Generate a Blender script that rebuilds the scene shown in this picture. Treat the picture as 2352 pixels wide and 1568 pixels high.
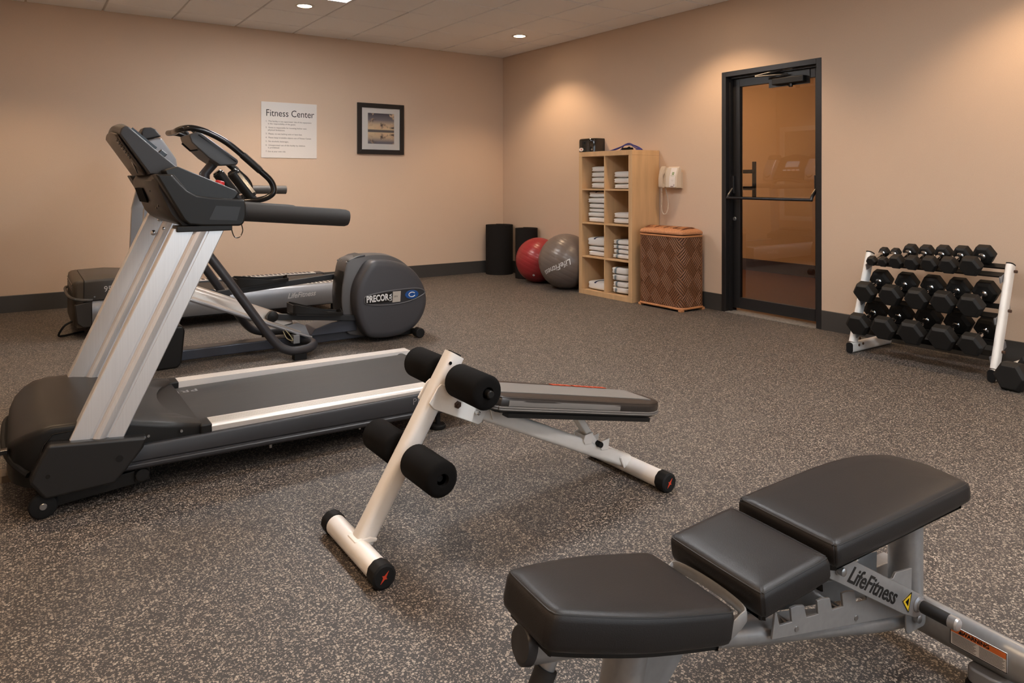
import bpy, bmesh, math, random
from mathutils import Vector, Matrix, noise
random.seed(7)
SC = bpy.context.scene
COL = SC.collection
for o in list(bpy.data.objects): bpy.data.objects.remove(o, do_unlink=True)

# ------------------------------------------------------------------ camera
PXF = 1647.0                       # focal length in pixels of the 2352 px frame
cam_d = bpy.data.cameras.new('camera'); cam = bpy.data.objects.new('camera', cam_d); COL.objects.link(cam)
cam.location = (0, 0, 1.18)
cam.rotation_euler = (math.pi / 2, 0, -math.radians(34.553))
cam_d.sensor_fit = 'HORIZONTAL'; cam_d.sensor_width = 36; cam_d.lens = PXF / 2352 * 36
cam_d.shift_y = -(784 - 416.8) / 2352
cam_d.clip_start = 0.05; cam_d.clip_end = 100
SC.camera = cam
# ------------------------------------------------------------------ world (overcast daylight behind the window) and exposure
w = bpy.data.worlds.new('sky'); SC.world = w; w.use_nodes = True
wn = w.node_tree.nodes; bg = wn['Background']
bg.inputs[0].default_value = (0.84, 0.92, 1.0, 1); bg.inputs[1].default_value = 1.8
SC.view_settings.view_transform = 'Standard'; SC.view_settings.look = 'None'
SC.view_settings.gamma = 1; SC.view_settings.use_curve_mapping = False
SC.view_settings.exposure = 0.32
try: SC.cycles.caustics_reflective = False; SC.cycles.caustics_refractive = False; SC.cycles.adaptive_threshold = .02
except Exception: pass
TROFFER_E = 41.0      # fluorescent troffers (neutral)
SPOT_E = 58.0        # recessed downlights (warm)
LENS_E = 30.0
CORRIDOR_E = 46.0
# ------------------------------------------------------------------ helpers
def lin(c):
    return tuple(((v / 255) / 12.92 if v / 255 <= .04045 else ((v / 255 + .055) / 1.055) ** 2.4) for v in c)
MATS = {}
def M(name, rgb=(128, 128, 128), rough=.5, metal=0.0, bump=None, var=None, spec=.5, coat=0.0, stretch=None, emit=None, sheen=0):
    if name in MATS: return MATS[name]
    m = bpy.data.materials.new(name); m.use_nodes = True
    nt = m.node_tree; b = nt.nodes['Principled BSDF']; c = lin(rgb)
    b.inputs['Base Color'].default_value = (*c, 1)
    b.inputs['Roughness'].default_value = rough; b.inputs['Metallic'].default_value = metal
    b.inputs['Specular IOR Level'].default_value = spec; b.inputs['Coat Weight'].default_value = coat
    if sheen: b.inputs['Sheen Weight'].default_value = sheen
    tc = nt.nodes.new('ShaderNodeTexCoord'); src = tc.outputs['Object']
    if stretch:
        mp = nt.nodes.new('ShaderNodeMapping'); mp.inputs['Scale'].default_value = stretch
        nt.links.new(src, mp.inputs[0]); src = mp.outputs[0]
    if var:
        n = nt.nodes.new('ShaderNodeTexNoise'); n.inputs['Scale'].default_value = var[0]; n.inputs['Detail'].default_value = 4
        nt.links.new(src, n.inputs['Vector'])
        r = nt.nodes.new('ShaderNodeMapRange'); r.inputs[3].default_value = 1 - var[1]; r.inputs[4].default_value = 1 + var[1]
        r.inputs[1].default_value = .3; r.inputs[2].default_value = .7
        nt.links.new(n.outputs[0], r.inputs[0])
        mx = nt.nodes.new('ShaderNodeVectorMath'); mx.operation = 'SCALE'; mx.inputs[0].default_value = c
        nt.links.new(r.outputs[0], mx.inputs['Scale']); nt.links.new(mx.outputs[0], b.inputs['Base Color'])
    if bump:
        n = nt.nodes.new('ShaderNodeTexNoise'); n.inputs['Scale'].default_value = bump[0]; n.inputs['Detail'].default_value = 3
        nt.links.new(src, n.inputs['Vector'])
        bp = nt.nodes.new('ShaderNodeBump'); bp.inputs['Strength'].default_value = bump[1]; bp.inputs['Distance'].default_value = bump[2] if len(bump) > 2 else .001
        nt.links.new(n.outputs[0], bp.inputs['Height']); nt.links.new(bp.outputs[0], b.inputs['Normal'])
    if emit:
        b.inputs['Emission Color'].default_value = (*emit[0], 1); b.inputs['Emission Strength'].default_value = emit[1]
    MATS[name] = m
    return m

BASE = {}     # object -> world position of its local origin
class MB:
    def __init__(s): s.v = []; s.f = []
    def add(s, vs, fs):
        k = len(s.v); s.v += [Vector(p) for p in vs]; s.f += [[i + k for i in f] for f in fs]; return s
    def box(s, x0, x1, y0, y1, z0, z1):
        return s.add([(x0,y0,z0),(x1,y0,z0),(x1,y1,z0),(x0,y1,z0),(x0,y0,z1),(x1,y0,z1),(x1,y1,z1),(x0,y1,z1)],
                     [(0,3,2,1),(4,5,6,7),(0,1,5,4),(1,2,6,5),(2,3,7,6),(3,0,4,7)])
    def prism(s, pts, ax, a, b):
        def mk(p, t): return {'y': (p[0], t, p[1]), 'x': (t, p[0], p[1]), 'z': (p[0], p[1], t)}[ax]
        n = len(pts); vs = [mk(p, a) for p in pts] + [mk(p, b) for p in pts]
        fs = [list(range(n))[::-1], list(range(n, 2 * n))] + [(i, (i + 1) % n, n + (i + 1) % n, n + i) for i in range(n)]
        return s.add(vs, fs)
    def loft(s, rings, cap=True, closed=True):
        n = len(rings[0]); vs = [p for r in rings for p in r]; fs = []
        for k in range(len(rings) - 1):
            for i in range(n if closed else n - 1):
                j = (i + 1) % n
                fs.append((k*n+i, k*n+j, (k+1)*n+j, (k+1)*n+i))
        if cap: fs += [list(range(n))[::-1], [(len(rings)-1)*n+i for i in range(n)]]
        return s.add(vs, fs)
    def tube(s, path, r, n=12, up=None, r2=None, cap=True, closed=False):
        path = [Vector(p) for p in path]; rings = []; L = len(path); ref = None
        for i, p in enumerate(path):
            a = path[(i - 1) % L] if (i or closed) else path[0]; b = path[(i + 1) % L] if (i < L - 1 or closed) else path[-1]
            t = (b - a).normalized()
            if up is not None: u = (Vector(up) - t * t.dot(Vector(up))).normalized()
            else:
                if ref is None: ref = Vector((0, 0, 1)) if abs(t.z) < .9 else Vector((1, 0, 0))
                u = (ref - t * t.dot(ref)).normalized(); ref = u
            sd = t.cross(u); rr = r[i] if isinstance(r, (list, tuple)) else r; q = r2 if r2 else rr
            rings.append([p + sd * (q * math.cos(2*math.pi*k/n)) + u * (rr * math.sin(2*math.pi*k/n)) for k in range(n)])
        if closed: rings.append(rings[0])
        return s.loft(rings, cap and not closed)
    def lathe(s, o, d, prof, n=24, cap=True):
        o = Vector(o); d = Vector(d).normalized(); ref = Vector((0,0,1)) if abs(d.z) < .9 else Vector((1,0,0))
        u = (ref - d * d.dot(ref)).normalized(); v = d.cross(u)
        return s.loft([[o + d*t + u*(r*math.cos(2*math.pi*k/n)) + v*(r*math.sin(2*math.pi*k/n)) for k in range(n)] for t, r in prof], cap)
    def cyl(s, a, b, r, n=20, ch=0):
        a = Vector(a); b = Vector(b); L = (b - a).length
        pr = [(0, r), (L, r)] if not ch else [(0, r-ch), (ch, r), (L-ch, r), (L, r-ch)]
        return s.lathe(a, b - a, pr, n)
    def hexa(s, p8): return s.add(p8, [(0,3,2,1),(4,5,6,7),(0,1,5,4),(1,2,6,5),(2,3,7,6),(3,0,4,7)])
    def tf(s, fn): s.v = [Vector(fn(p)) for p in s.v]; return s

def finish(me, smooth, ang, recalc=True):
    bm = bmesh.new(); bm.from_mesh(me)
    if recalc: bmesh.ops.recalc_face_normals(bm, faces=bm.faces); bm.to_mesh(me); bm.free()
    if smooth:
        me.polygons.foreach_set('use_smooth', [True] * len(me.polygons))
        try: me.set_sharp_from_angle(angle=math.radians(ang))
        except Exception: pass
def part(name, mb, mat, parent=None, bevel=0, seg=2, smooth=True, ang=35, label=None, kind=None, world=True, recalc=True):
    me = bpy.data.meshes.new(name)
    off = BASE.get(parent.name, Vector()) if (parent and world) else Vector()
    me.from_pydata([tuple(v - off) for v in mb.v], [], mb.f); me.update()
    finish(me, smooth, ang, recalc); me.materials.append(mat)
    o = bpy.data.objects.new(name, me); COL.objects.link(o)
    if parent: o.parent = parent; BASE[o.name] = BASE.get(parent.name, Vector())
    if bevel:
        b = o.modifiers.new('bevel', 'BEVEL'); b.width = bevel; b.segments = seg; b.limit_method = 'ANGLE'; b.angle_limit = math.radians(30); b.harden_normals = True
    if label: o['label'] = label
    if kind: o['kind'] = kind
    return o
def thing(name, label, cat, loc=(0, 0, 0), rz=0, group=None):
    o = bpy.data.objects.new(name, None); COL.objects.link(o); o.location = loc; o.rotation_euler = (0, 0, rz)
    o.empty_display_size = .1
    o['label'] = label; o['category'] = cat
    if group: o['group'] = group
    BASE[o.name] = Vector(loc); return o
def tag(o, label, cat, group=None):
    o['label'] = label; o['category'] = cat
    if group: o['group'] = group
    return o
def solo(name, mb, mat, label, cat, base, group=None, **k):
    """a thing that is one mesh: origin at its base"""
    t = MB(); t.v = [v - Vector(base) for v in mb.v]; t.f = mb.f
    o = part(name, t, mat, None, **k); o.location = base; BASE[o.name] = Vector(base); return tag(o, label, cat, group)
def struct(name, mb, mat, parent=None, **k):
    o = part(name, mb, mat, parent, **k)
    if not parent: o['kind'] = 'structure'
    return o
def piece(src, parent, loc=None):
    o = src.copy(); COL.objects.link(o); o.parent = parent
    if loc is not None: o.location = loc
    BASE[o.name] = BASE.get(parent.name, Vector()); return o
def copy_tree(o, parent=None, loc=None):
    c = o.copy(); COL.objects.link(c); c.parent = parent
    if loc is not None: c.location = loc
    for ch in o.children: copy_tree(ch, c)
    return c
def text(name, body, size, o, right, up, mat, parent, shear=0, align='LEFT', ext=.0004, world=True, bold=0, sx=1.0, spacing=1.0, mx=None):
    cu = bpy.data.curves.new('t', 'FONT'); cu.body = body; cu.size = size; cu.extrude = ext; cu.shear = shear
    cu.align_x = align; cu.align_y = 'CENTER'; cu.offset = bold; cu.resolution_u = 3; cu.space_character = spacing
    t = bpy.data.objects.new('t', cu); COL.objects.link(t)
    dg = bpy.context.evaluated_depsgraph_get(); dg.update()
    me = bpy.data.meshes.new_from_object(t.evaluated_get(dg)); bpy.data.objects.remove(t); bpy.data.curves.remove(cu)
    if mx and len(me.vertices):
        xs_ = [v.co.x for v in me.vertices]; sx = mx / max(1e-6, max(xs_) - min(xs_))
    r = Vector(right).normalized(); u = Vector(up).normalized(); u = (u - r * r.dot(u)).normalized(); n = r.cross(u)
    off = BASE.get(parent.name, Vector()) if world else Vector()
    p = Vector(o) - off
    mtx = Matrix(((r.x*sx, u.x, n.x, p.x), (r.y*sx, u.y, n.y, p.y), (r.z*sx, u.z, n.z, p.z), (0, 0, 0, 1)))
    me.transform(mtx); me.materials.clear(); me.materials.append(mat); me.name = name
    ob = bpy.data.objects.new(name, me); COL.objects.link(ob); ob.parent = parent; BASE[ob.name] = BASE.get(parent.name, Vector()); return ob
def cr(pts, n=6, closed=False):
    """Catmull-Rom through points"""
    P = [Vector(p) for p in pts]; out = []; L = len(P)
    for i in range(L if closed else L - 1):
        g = (lambda k: P[k % L]) if closed else (lambda k: P[max(0, min(L-1, k))])
        a, b, c, d = g(i-1), g(i), g(i+1), g(i+2)
        for k in range(n):
            t = k / n
            out.append(.5*((2*b) + (c-a)*t + (2*a-5*b+4*c-d)*t*t + (3*b-a-3*c+d)*t*t*t))
    if not closed: out.append(P[-1])
    return out
def cr2(pts, n=6, closed=True): return [(p.x, p.y) for p in cr([(a, b, 0) for a, b in pts], n, closed)]
def inset2(pts, d):
    n = len(pts); out = []
    area = sum(pts[i][0]*pts[(i+1)%n][1] - pts[(i+1)%n][0]*pts[i][1] for i in range(n)); sg = 1 if area > 0 else -1
    for i in range(n):
        a = Vector(pts[i-1]); b = Vector(pts[i]); c = Vector(pts[(i+1) % n])
        e1 = (b-a).normalized() if (b-a).length > 1e-9 else Vector((1,0)); e2 = (c-b).normalized() if (c-b).length > 1e-9 else e1
        n1 = Vector((-e1.y, e1.x)); n2 = Vector((-e2.y, e2.x)); m = (n1+n2)
        m = m.normalized() if m.length > 1e-6 else n1; k = max(.5, m.dot(n1)); q = b + m*(sg*d/k); out.append((q.x, q.y))
    return out
def rrect(x0, x1, y0, y1, r, n=4):
    o = []
    for cx, cy, a in ((x1-r, y0+r, -90), (x1-r, y1-r, 0), (x0+r, y1-r, 90), (x0+r, y0+r, 180)):
        for k in range(n+1):
            t = math.radians(a + 90*k/n); o.append((cx + r*math.cos(t), cy + r*math.sin(t)))
    return o
def cushion(mb, out, z0, z1, r, crown=0.0, ax='z', mp=None):
    """rounded slab over a 2-D outline"""
    xs_ = [p[0] for p in out]; ys_ = [p[1] for p in out]
    cx, cy = (max(xs_)+min(xs_))/2, (max(ys_)+min(ys_))/2; hx, hy = (max(xs_)-min(xs_))/2, (max(ys_)-min(ys_))/2
    def ins(d): return [(cx + (x-cx)*(1-d/hx), cy + (y-cy)*(1-d/hy)) for x, y in out]
    rings = []
    for d, z in ((r*1.6, z0), (r*.5, z0+.12*r), (.13*r, z0+.5*r), (0, z0+r), (0, z1-r), (.13*r, z1-.5*r), (.5*r, z1-.12*r), (r*1.1, z1), (min(hx, hy)*.4, z1+crown*.7), (min(hx, hy)*.7, z1+crown)):
        rings.append([((p[0], p[1], z) if ax == 'z' else (p[0], z, p[1])) for p in ins(d)])
    if mp: rings = [[mp(Vector(p)) for p in g] for g in rings]
    return mb.loft(rings)
def superbox(mb, c, h, e=.3, nu=20, nv=10, wob=0.0, seed=0, crease=0.0):
    sg = lambda x, p: math.copysign(abs(x)**p, x); rings = []
    for j in range(1, nv):
        ph = -math.pi/2 + math.pi*j/nv; ring = []
        for i in range(nu):
            th = 2*math.pi*i/nu
            x = sg(math.cos(ph), e)*sg(math.cos(th), e*.7); y = sg(math.cos(ph), e)*sg(math.sin(th), e*.7); z = sg(math.sin(ph), e)
            k = 1 - crease*math.exp(-(z/.18)**2)
            p = Vector((c[0]+h[0]*x*k, c[1]+h[1]*y*k, c[2]+h[2]*z))
            if wob:
                q = noise.noise_vector(p*9 + Vector((seed*3.1, seed*1.7, 0))); p += Vector((q.x*wob, q.y*wob, q.z*wob*.5))
            ring.append(p)
        rings.append(ring)
    return mb.loft(rings)
Z3 = lambda p: p
# ------------------------------------------------------------------ materials
BLACKP = M('black_plastic', (22, 21, 20), .42, spec=.35, bump=(900, .12, .0004))
BLACKG = M('black_gloss', (20, 20, 21), .18)
BLACKR = M('black_rubber', (18, 18, 19), .7, spec=.3)
DARKG = M('dark_grey_plastic', (40, 40, 43), .42, bump=(800, .1, .0004))
CHARC = M('charcoal_metal', (50, 50, 54), .38, spec=.5)
BLUEG = M('blue_grey_metal', (58, 61, 70), .35, spec=.5)
ALU = M('brushed_aluminium', (230, 230, 231), .33, .6, stretch=(60, 60, 1), var=(3, .03))
ALUR = M('rail_aluminium', (226, 221, 215), .36, .25)
SILVER = M('silver_paint', (150, 152, 156), .35, .45)
GREYM = M('grey_powder_coat', (158, 159, 160), .33, .5, var=(60, .05))
WHITEM = M('white_powder_coat', (240, 238, 234), .32, var=(14, .03))
CHROME = M('chrome', (200, 200, 200), .12, 1)
BOLT = M('zinc_bolt', (165, 165, 165), .3, .9)
RUST = M('dark_rusty_bolt', (84, 62, 50), .55, .4)
FOAM = M('black_foam', (13, 12, 12), .95, bump=(1600, .5, .001), spec=.2)
LEATHER = M('black_vinyl', (27, 25, 25), .44, spec=.4, bump=(420, .35, .0008))
BELT = M('running_belt', (43, 40, 39), .55, bump=(1200, .2, .0004), var=(5, .12), stretch=(1, 8, 1))
RUBBERHEX = M('hex_rubber', (21, 20, 19), .6, bump=(700, .15, .0004), spec=.4)
WHITETXT = M('white_print', (215, 215, 215), .5)
GREYTXT = M('grey_print', (150, 150, 152), .4, .5)
DARKTXT = M('dark_print', (42, 38, 38), .6)
RED = M('red_plastic', (196, 40, 44), .35)
GLASSD = M('dark_screen', (14, 16, 18), .08)
# ------------------------------------------------------------------ the room
XR, XL, YB, YF, ZC = 5.285, -0.40, 7.885, -2.60, 2.816
def floor_mat():
    m = bpy.data.materials.new('speckled_rubber'); m.use_nodes = True; nt = m.node_tree; b = nt.nodes['Principled BSDF']
    tc = nt.nodes.new('ShaderNodeTexCoord')
    nz = nt.nodes.new('ShaderNodeTexNoise'); nz.inputs['Scale'].default_value = 190; nz.inputs['Detail'].default_value = 2
    nt.links.new(tc.outputs['Object'], nz.inputs['Vector'])
    sub = nt.nodes.new('ShaderNodeVectorMath'); sub.operation = 'MULTIPLY_ADD'; sub.inputs[1].default_value = (.008, .008, .008)
    nt.links.new(nz.outputs['Color'], sub.inputs[0]); nt.links.new(tc.outputs['Object'], sub.inputs[2])
    masks = []
    for sc, keep, rad in ((135, .60, .45), (260, .62, .47)):
        v = nt.nodes.new('ShaderNodeTexVoronoi'); v.inputs['Scale'].default_value = sc
        nt.links.new(sub.outputs[0], v.inputs['Vector'])
        sep = nt.nodes.new('ShaderNodeSeparateColor'); nt.links.new(v.outputs['Color'], sep.inputs[0])
        on = nt.nodes.new('ShaderNodeMath'); on.operation = 'GREATER_THAN'; on.inputs[1].default_value = keep; nt.links.new(sep.outputs[0], on.inputs[0])
        inr = nt.nodes.new('ShaderNodeMath'); inr.operation = 'LESS_THAN'; inr.inputs[1].default_value = rad; nt.links.new(v.outputs['Distance'], inr.inputs[0])
        mu = nt.nodes.new('ShaderNodeMath'); mu.operation = 'MULTIPLY'; nt.links.new(on.outputs[0], mu.inputs[0]); nt.links.new(inr.outputs[0], mu.inputs[1])
        masks.append((mu, sep))
    mx = nt.nodes.new('ShaderNodeMath'); mx.operation = 'MAXIMUM'; nt.links.new(masks[0][0].outputs[0], mx.inputs[0]); nt.links.new(masks[1][0].outputs[0], mx.inputs[1])
    fl = nt.nodes.new('ShaderNodeMix'); fl.data_type = 'RGBA'
    fl.inputs[6].default_value = (*lin((112, 102, 92)), 1); fl.inputs[7].default_value = (*lin((172, 160, 146)), 1)
    nt.links.new(masks[0][1].outputs[1], fl.inputs[0])
    big = nt.nodes.new('ShaderNodeTexNoise'); big.inputs['Scale'].default_value = 1.3; big.inputs['Detail'].default_value = 5
    nt.links.new(tc.outputs['Object'], big.inputs['Vector'])
    dk = nt.nodes.new('ShaderNodeMix'); dk.data_type = 'RGBA'
    dk.inputs[6].default_value = (*lin((47, 44, 43)), 1); dk.inputs[7].default_value = (*lin((58, 54, 52)), 1)
    nt.links.new(big.outputs[0], dk.inputs[0])
    out = nt.nodes.new('ShaderNodeMix'); out.data_type = 'RGBA'
    nt.links.new(mx.outputs[0], out.inputs[0]); nt.links.new(dk.outputs[2], out.inputs[6]); nt.links.new(fl.outputs[2], out.inputs[7])
    nt.links.new(out.outputs[2], b.inputs['Base Color'])
    rr = nt.nodes.new('ShaderNodeMapRange'); rr.inputs[3].default_value = .50; rr.inputs[4].default_value = .64; nt.links.new(big.outputs[0], rr.inputs[0])
    nt.links.new(rr.outputs[0], b.inputs['Roughness'])
    bp = nt.nodes.new('ShaderNodeBump'); bp.inputs['Strength'].default_value = .25; bp.inputs['Distance'].default_value = .001
    nt.links.new(nz.outputs[0], bp.inputs['Height']); nt.links.new(bp.outputs[0], b.inputs['Normal'])
    return m
FLOOR = floor_mat()
WALL = M('tan_wallcovering', (208, 184, 162), .75, bump=(420, .35, .001), var=(260, .05), spec=.25)
CEIL = M('ceiling_tile_white', (243, 243, 243), .9, bump=(350, .3, .001), spec=.1)
GRID = M('grid_white', (205, 203, 200), .5)
BASEB = M('dark_vinyl_base', (62, 60, 58), .5)
DOORM = M('black_door_metal', (30, 29, 30), .35, var=(30, .08))
struct('floor', MB().box(XL-.15, XR, YF-.15, YB+.15, -.1, 0), FLOOR, smooth=False)
struct('wall_back', MB().box(XL-.15, XR+.15, YB, YB+.15, 0, ZC+.1), WALL, smooth=False)
struct('wall_left', MB().box(XL-.15, XL, YF, YB, 0, ZC+.1), WALL, smooth=False)
DY0, DY1, DZ = 3.315, 4.300, 2.172
struct('wall_right', MB().box(XR, XR+.15, YF-.15, DY0, 0, ZC+.1).box(XR, XR+.15, DY1, YB, 0, ZC+.1).box(XR, XR+.15, DY0, DY1, DZ, ZC+.1), WALL, smooth=False)
WX0, WX1, WZ0, WZ1 = .3, 4.7, .35, 2.5
struct('wall_front', MB().box(XL-.15, WX0, YF-.15, YF, 0, ZC+.1).box(WX1, XR, YF-.15, YF, 0, ZC+.1).box(WX0, WX1, YF-.15, YF, 0, WZ0).box(WX0, WX1, YF-.15, YF, WZ1, ZC+.1), WALL, smooth=False)
bp = [(0, 0), (0.006, 0), (.006, .15), (.003, .154), (0, .154)]
struct('baseboard_back', MB().prism([(YB - a, z) for a, z in bp], 'x', XL, XR), BASEB)
struct('baseboard_left', MB().prism([(XL + a, z) for a, z in bp], 'y', YF, YB), BASEB)
bb = struct('baseboard_right', MB().prism([(XR - a, z) for a, z in bp], 'y', DY1 + .002, YB - .006), BASEB)
struct('baseboard_right', MB().prism([(XR - a, z) for a, z in bp], 'y', YF, DY0 - .002), BASEB)
struct('baseboard_front', MB().prism([(YF + a, z) for a, z in bp], 'x', XL, XR), BASEB)
# ---- window behind the camera (daylight)
wroot = bpy.data.objects.new('window_1', None); COL.objects.link(wroot); wroot.location = (2.5, YF, WZ0); wroot['kind'] = 'structure'; BASE['window_1'] = Vector((2.5, YF, WZ0))
WFR = M('white_window_frame', (225, 225, 222), .4)
fm = MB()
for x0, x1, z0, z1 in ((WX0, WX1, WZ0, WZ0+.06), (WX0, WX1, WZ1-.06, WZ1), (WX0, WX0+.06, WZ0+.06, WZ1-.06), (WX1-.06, WX1, WZ0+.06, WZ1-.06), (2.47, 2.53, WZ0+.06, WZ1-.06)):
    fm.box(x0, x1, YF-.11, YF-.04, z0, z1)
part('window_frame', fm, WFR, wroot, smooth=False)
part('window_sill', MB().box(WX0-.04, WX1+.04, YF-.02, YF+.05, WZ0-.035, WZ0-.003), WFR, wroot, bevel=.005)
def glass_mat(name, tint, ior=1.45):
    m = bpy.data.materials.new(name); m.use_nodes = True; nt = m.node_tree; nt.nodes.clear()
    o = nt.nodes.new('ShaderNodeOutputMaterial'); mix = nt.nodes.new('ShaderNodeMixShader'); tr = nt.nodes.new('ShaderNodeBsdfTransparent'); gl = nt.nodes.new('ShaderNodeBsdfGlossy')
    fr = nt.nodes.new('ShaderNodeFresnel'); fr.inputs[0].default_value = ior; tr.inputs[0].default_value = (*tint, 1); gl.inputs['Roughness'].default_value = 0
    nt.links.new(fr.outputs[0], mix.inputs[0]); nt.links.new(tr.outputs[0], mix.inputs[1]); nt.links.new(gl.outputs[0], mix.inputs[2]); nt.links.new(mix.outputs[0], o.inputs[0]); return m
CLEAR = glass_mat('window_glass', (.95, .97, .97))
for x0, x1 in ((WX0+.06, 2.47), (2.53, WX1-.06)):
    part('window_pane', MB().add([(x0, YF-.075, WZ0+.06), (x1, YF-.075, WZ0+.06), (x1, YF-.075, WZ1-.06), (x0, YF-.075, WZ1-.06)], [(3, 2, 1, 0)]), CLEAR, wroot, smooth=False, recalc=False)
pl = bpy.data.lights.new('window_portal', 'AREA'); pl.shape = 'RECTANGLE'; pl.size = WX1-WX0-.12; pl.size_y = WZ1-WZ0-.12; pl.cycles.is_portal = True
po = bpy.data.objects.new('window_portal', pl); COL.objects.link(po); po.location = (2.5, YF-.13, (WZ0+WZ1)/2); po.rotation_euler = (math.radians(90), 0, 0)
# ---- suspended ceiling
ceil = struct('ceiling', MB().box(XL-.15, XR+.15, YF-.15, YB+.15, ZC+.03, ZC+.12), CEIL, smooth=False)
BASE['ceiling'] = Vector()
xl = [4.935 - .61*k for k in range(0, 9)]; xl = [x for x in xl if x > XL]; xs = [XL] + xl[::-1] + [XR]
yl = [7.489 - .61*k for k in range(0, 18)]; yl = [y for y in yl if y > YF]; ys = [YF] + yl[::-1] + [YB]
troffers = [(1.885, 2.495, 5.659, 6.269), (1.885, 2.495, 2.609, 3.219), (1.885, 2.495, .169, .779), (1.885, 2.495, -1.661, -1.051)]
tcache = {}
for i in range(len(xs)-1):
    for j in range(len(ys)-1):
        x0, x1, y0, y1 = xs[i], xs[i+1], ys[j], ys[j+1]; cx, cy = (x0+x1)/2, (y0+y1)/2
        if any(a < cx < b and c < cy < d for a, b, c, d in troffers): continue
        wx, wy = x1-x0, y1-y0; key = (round(wx, 3), round(wy, 3)); g = .009
        if key not in tcache:
            t = MB(); hx, hy = wx/2-g, wy/2-g
            t.loft([[(-hx, -hy, .022), (hx, -hy, .022), (hx, hy, .022), (-hx, hy, .022)], [(-hx, -hy, .004), (hx, -hy, .004), (hx, hy, .004), (-hx, hy, .004)], [(-hx+.004, -hy+.004, 0), (hx-.004, -hy+.004, 0), (hx-.004, hy-.004, 0), (-hx+.004, hy-.004, 0)]])
            tcache[key] = part('ceiling_tile', t, CEIL, ceil, smooth=False, world=False); tcache[key].location = (cx, cy, ZC-.004)
        else: piece(tcache[key], ceil, (cx, cy, ZC-.004))
for x in xl: part('grid_runner', MB().box(x-.012, x+.012, YF, YB, ZC+.006, ZC+.012), GRID, ceil, smooth=False)
for y in yl: part('grid_runner', MB().box(XL, XR, y-.012, y+.012, ZC+.0065, ZC+.0125), GRID, ceil, smooth=False)
# ---- fluorescent troffers
def emis(name, col, s):
    m = bpy.data.materials.new(name); m.use_nodes = True; nt = m.node_tree; nt.nodes.clear()
    o = nt.nodes.new('ShaderNodeOutputMaterial'); e = nt.nodes.new('ShaderNodeEmission'); e.inputs[0].default_value = (*col, 1); e.inputs[1].default_value = s
    nt.links.new(e.outputs[0], o.inputs[0]); return m
TROF = emis('troffer_diffuser_glow', (.985, .985, 1.0), TROFFER_E)
for k, (a, b, c, d) in enumerate(troffers):
    t = thing('ceiling_troffer', ['square fluorescent panel light set in the ceiling just in front of a downlight', 'square fluorescent panel light in the ceiling above the treadmill belt', 'square fluorescent panel light in the ceiling above the benches', 'square fluorescent panel light in the ceiling by the window'][k], 'ceiling light', ((a+b)/2, (c+d)/2, ZC), group='fluorescent panel lights')
    f = MB(); g = .008
    for q in ((a+g, b-g, c+g, c+.03), (a+g, b-g, d-.03, d-g), (a+g, a+.03, c+.03, d-.03), (b-.03, b-g, c+.03, d-.03)): f.box(*q, ZC-.006, ZC+.02)
    part('troffer_frame', f, GRID, t, smooth=False)
    part('diffuser', MB().box(a+.03, b-.03, c+.03, d-.03, ZC-.001, ZC+.012), TROF, t, smooth=False)
# ---- recessed downlights
LENS = emis('downlight_lamp_glow', (1.0, .74, .48), LENS_E)
DLM = M('downlight_trim_white', (215, 208, 200), .4)
names = {}
dl_lab = {(0, 0): 'recessed downlight over the wall behind the hidden corner of the treadmills', (1, 0): 'recessed downlight above the treadmills, left one of the two lit ceiling spots in view', (2, 0): 'recessed downlight near the room corner, right one of the two lit ceiling spots in view',
          (2, 1): 'recessed downlight on the ceiling in front of the glass door', (2, 2): 'recessed downlight on the ceiling above the dumbbell rack', (0, 1): 'recessed downlight above the front of the nearest treadmill', (0, 2): 'recessed downlight above the camera side of the room', (1, 1): 'recessed downlight above the elliptical trainer aisle', (1, 2): 'recessed downlight above the white slant bench', (2, 3): 'recessed downlight in the ceiling corner by the window', (0, 3): 'recessed downlight in the far ceiling corner by the mirror wall', (1, 3): 'recessed downlight in the middle of the window side'}
for i, x in enumerate((-.09, 2.19, 4.63)):
    for j, y in enumerate((6.574, 4.134, 1.694, -.746)):
        if i == 1 and j in (1, 2, 3): continue
        t = thing('ceiling_downlight', dl_lab[(i, j)], 'ceiling light', (x, y, ZC), group='recessed ceiling downlights')
        part('trim_ring', MB().lathe((x, y, ZC-.004), (0, 0, -1), [(0, .088), (.004, .088), (.007, .083), (.006, .066), (-.0, .064), (-.0, .088)], 28, cap=False), DLM, t)
        part('lamp_lens', MB().lathe((x, y, ZC-.0045), (0, 0, -1), [(0, .065), (.003, .062), (.004, .05)], 24), LENS, t)
        sp = bpy.data.lights.new('downlight_lamp', 'SPOT'); sp.energy = SPOT_E; sp.color = (1.0, .70, .44); sp.spot_size = math.radians(120); sp.spot_blend = .55; sp.shadow_soft_size = .05
        so = bpy.data.objects.new('downlight_lamp', sp); COL.objects.link(so); so.location = (0, 0, -.03); so.parent = t
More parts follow.
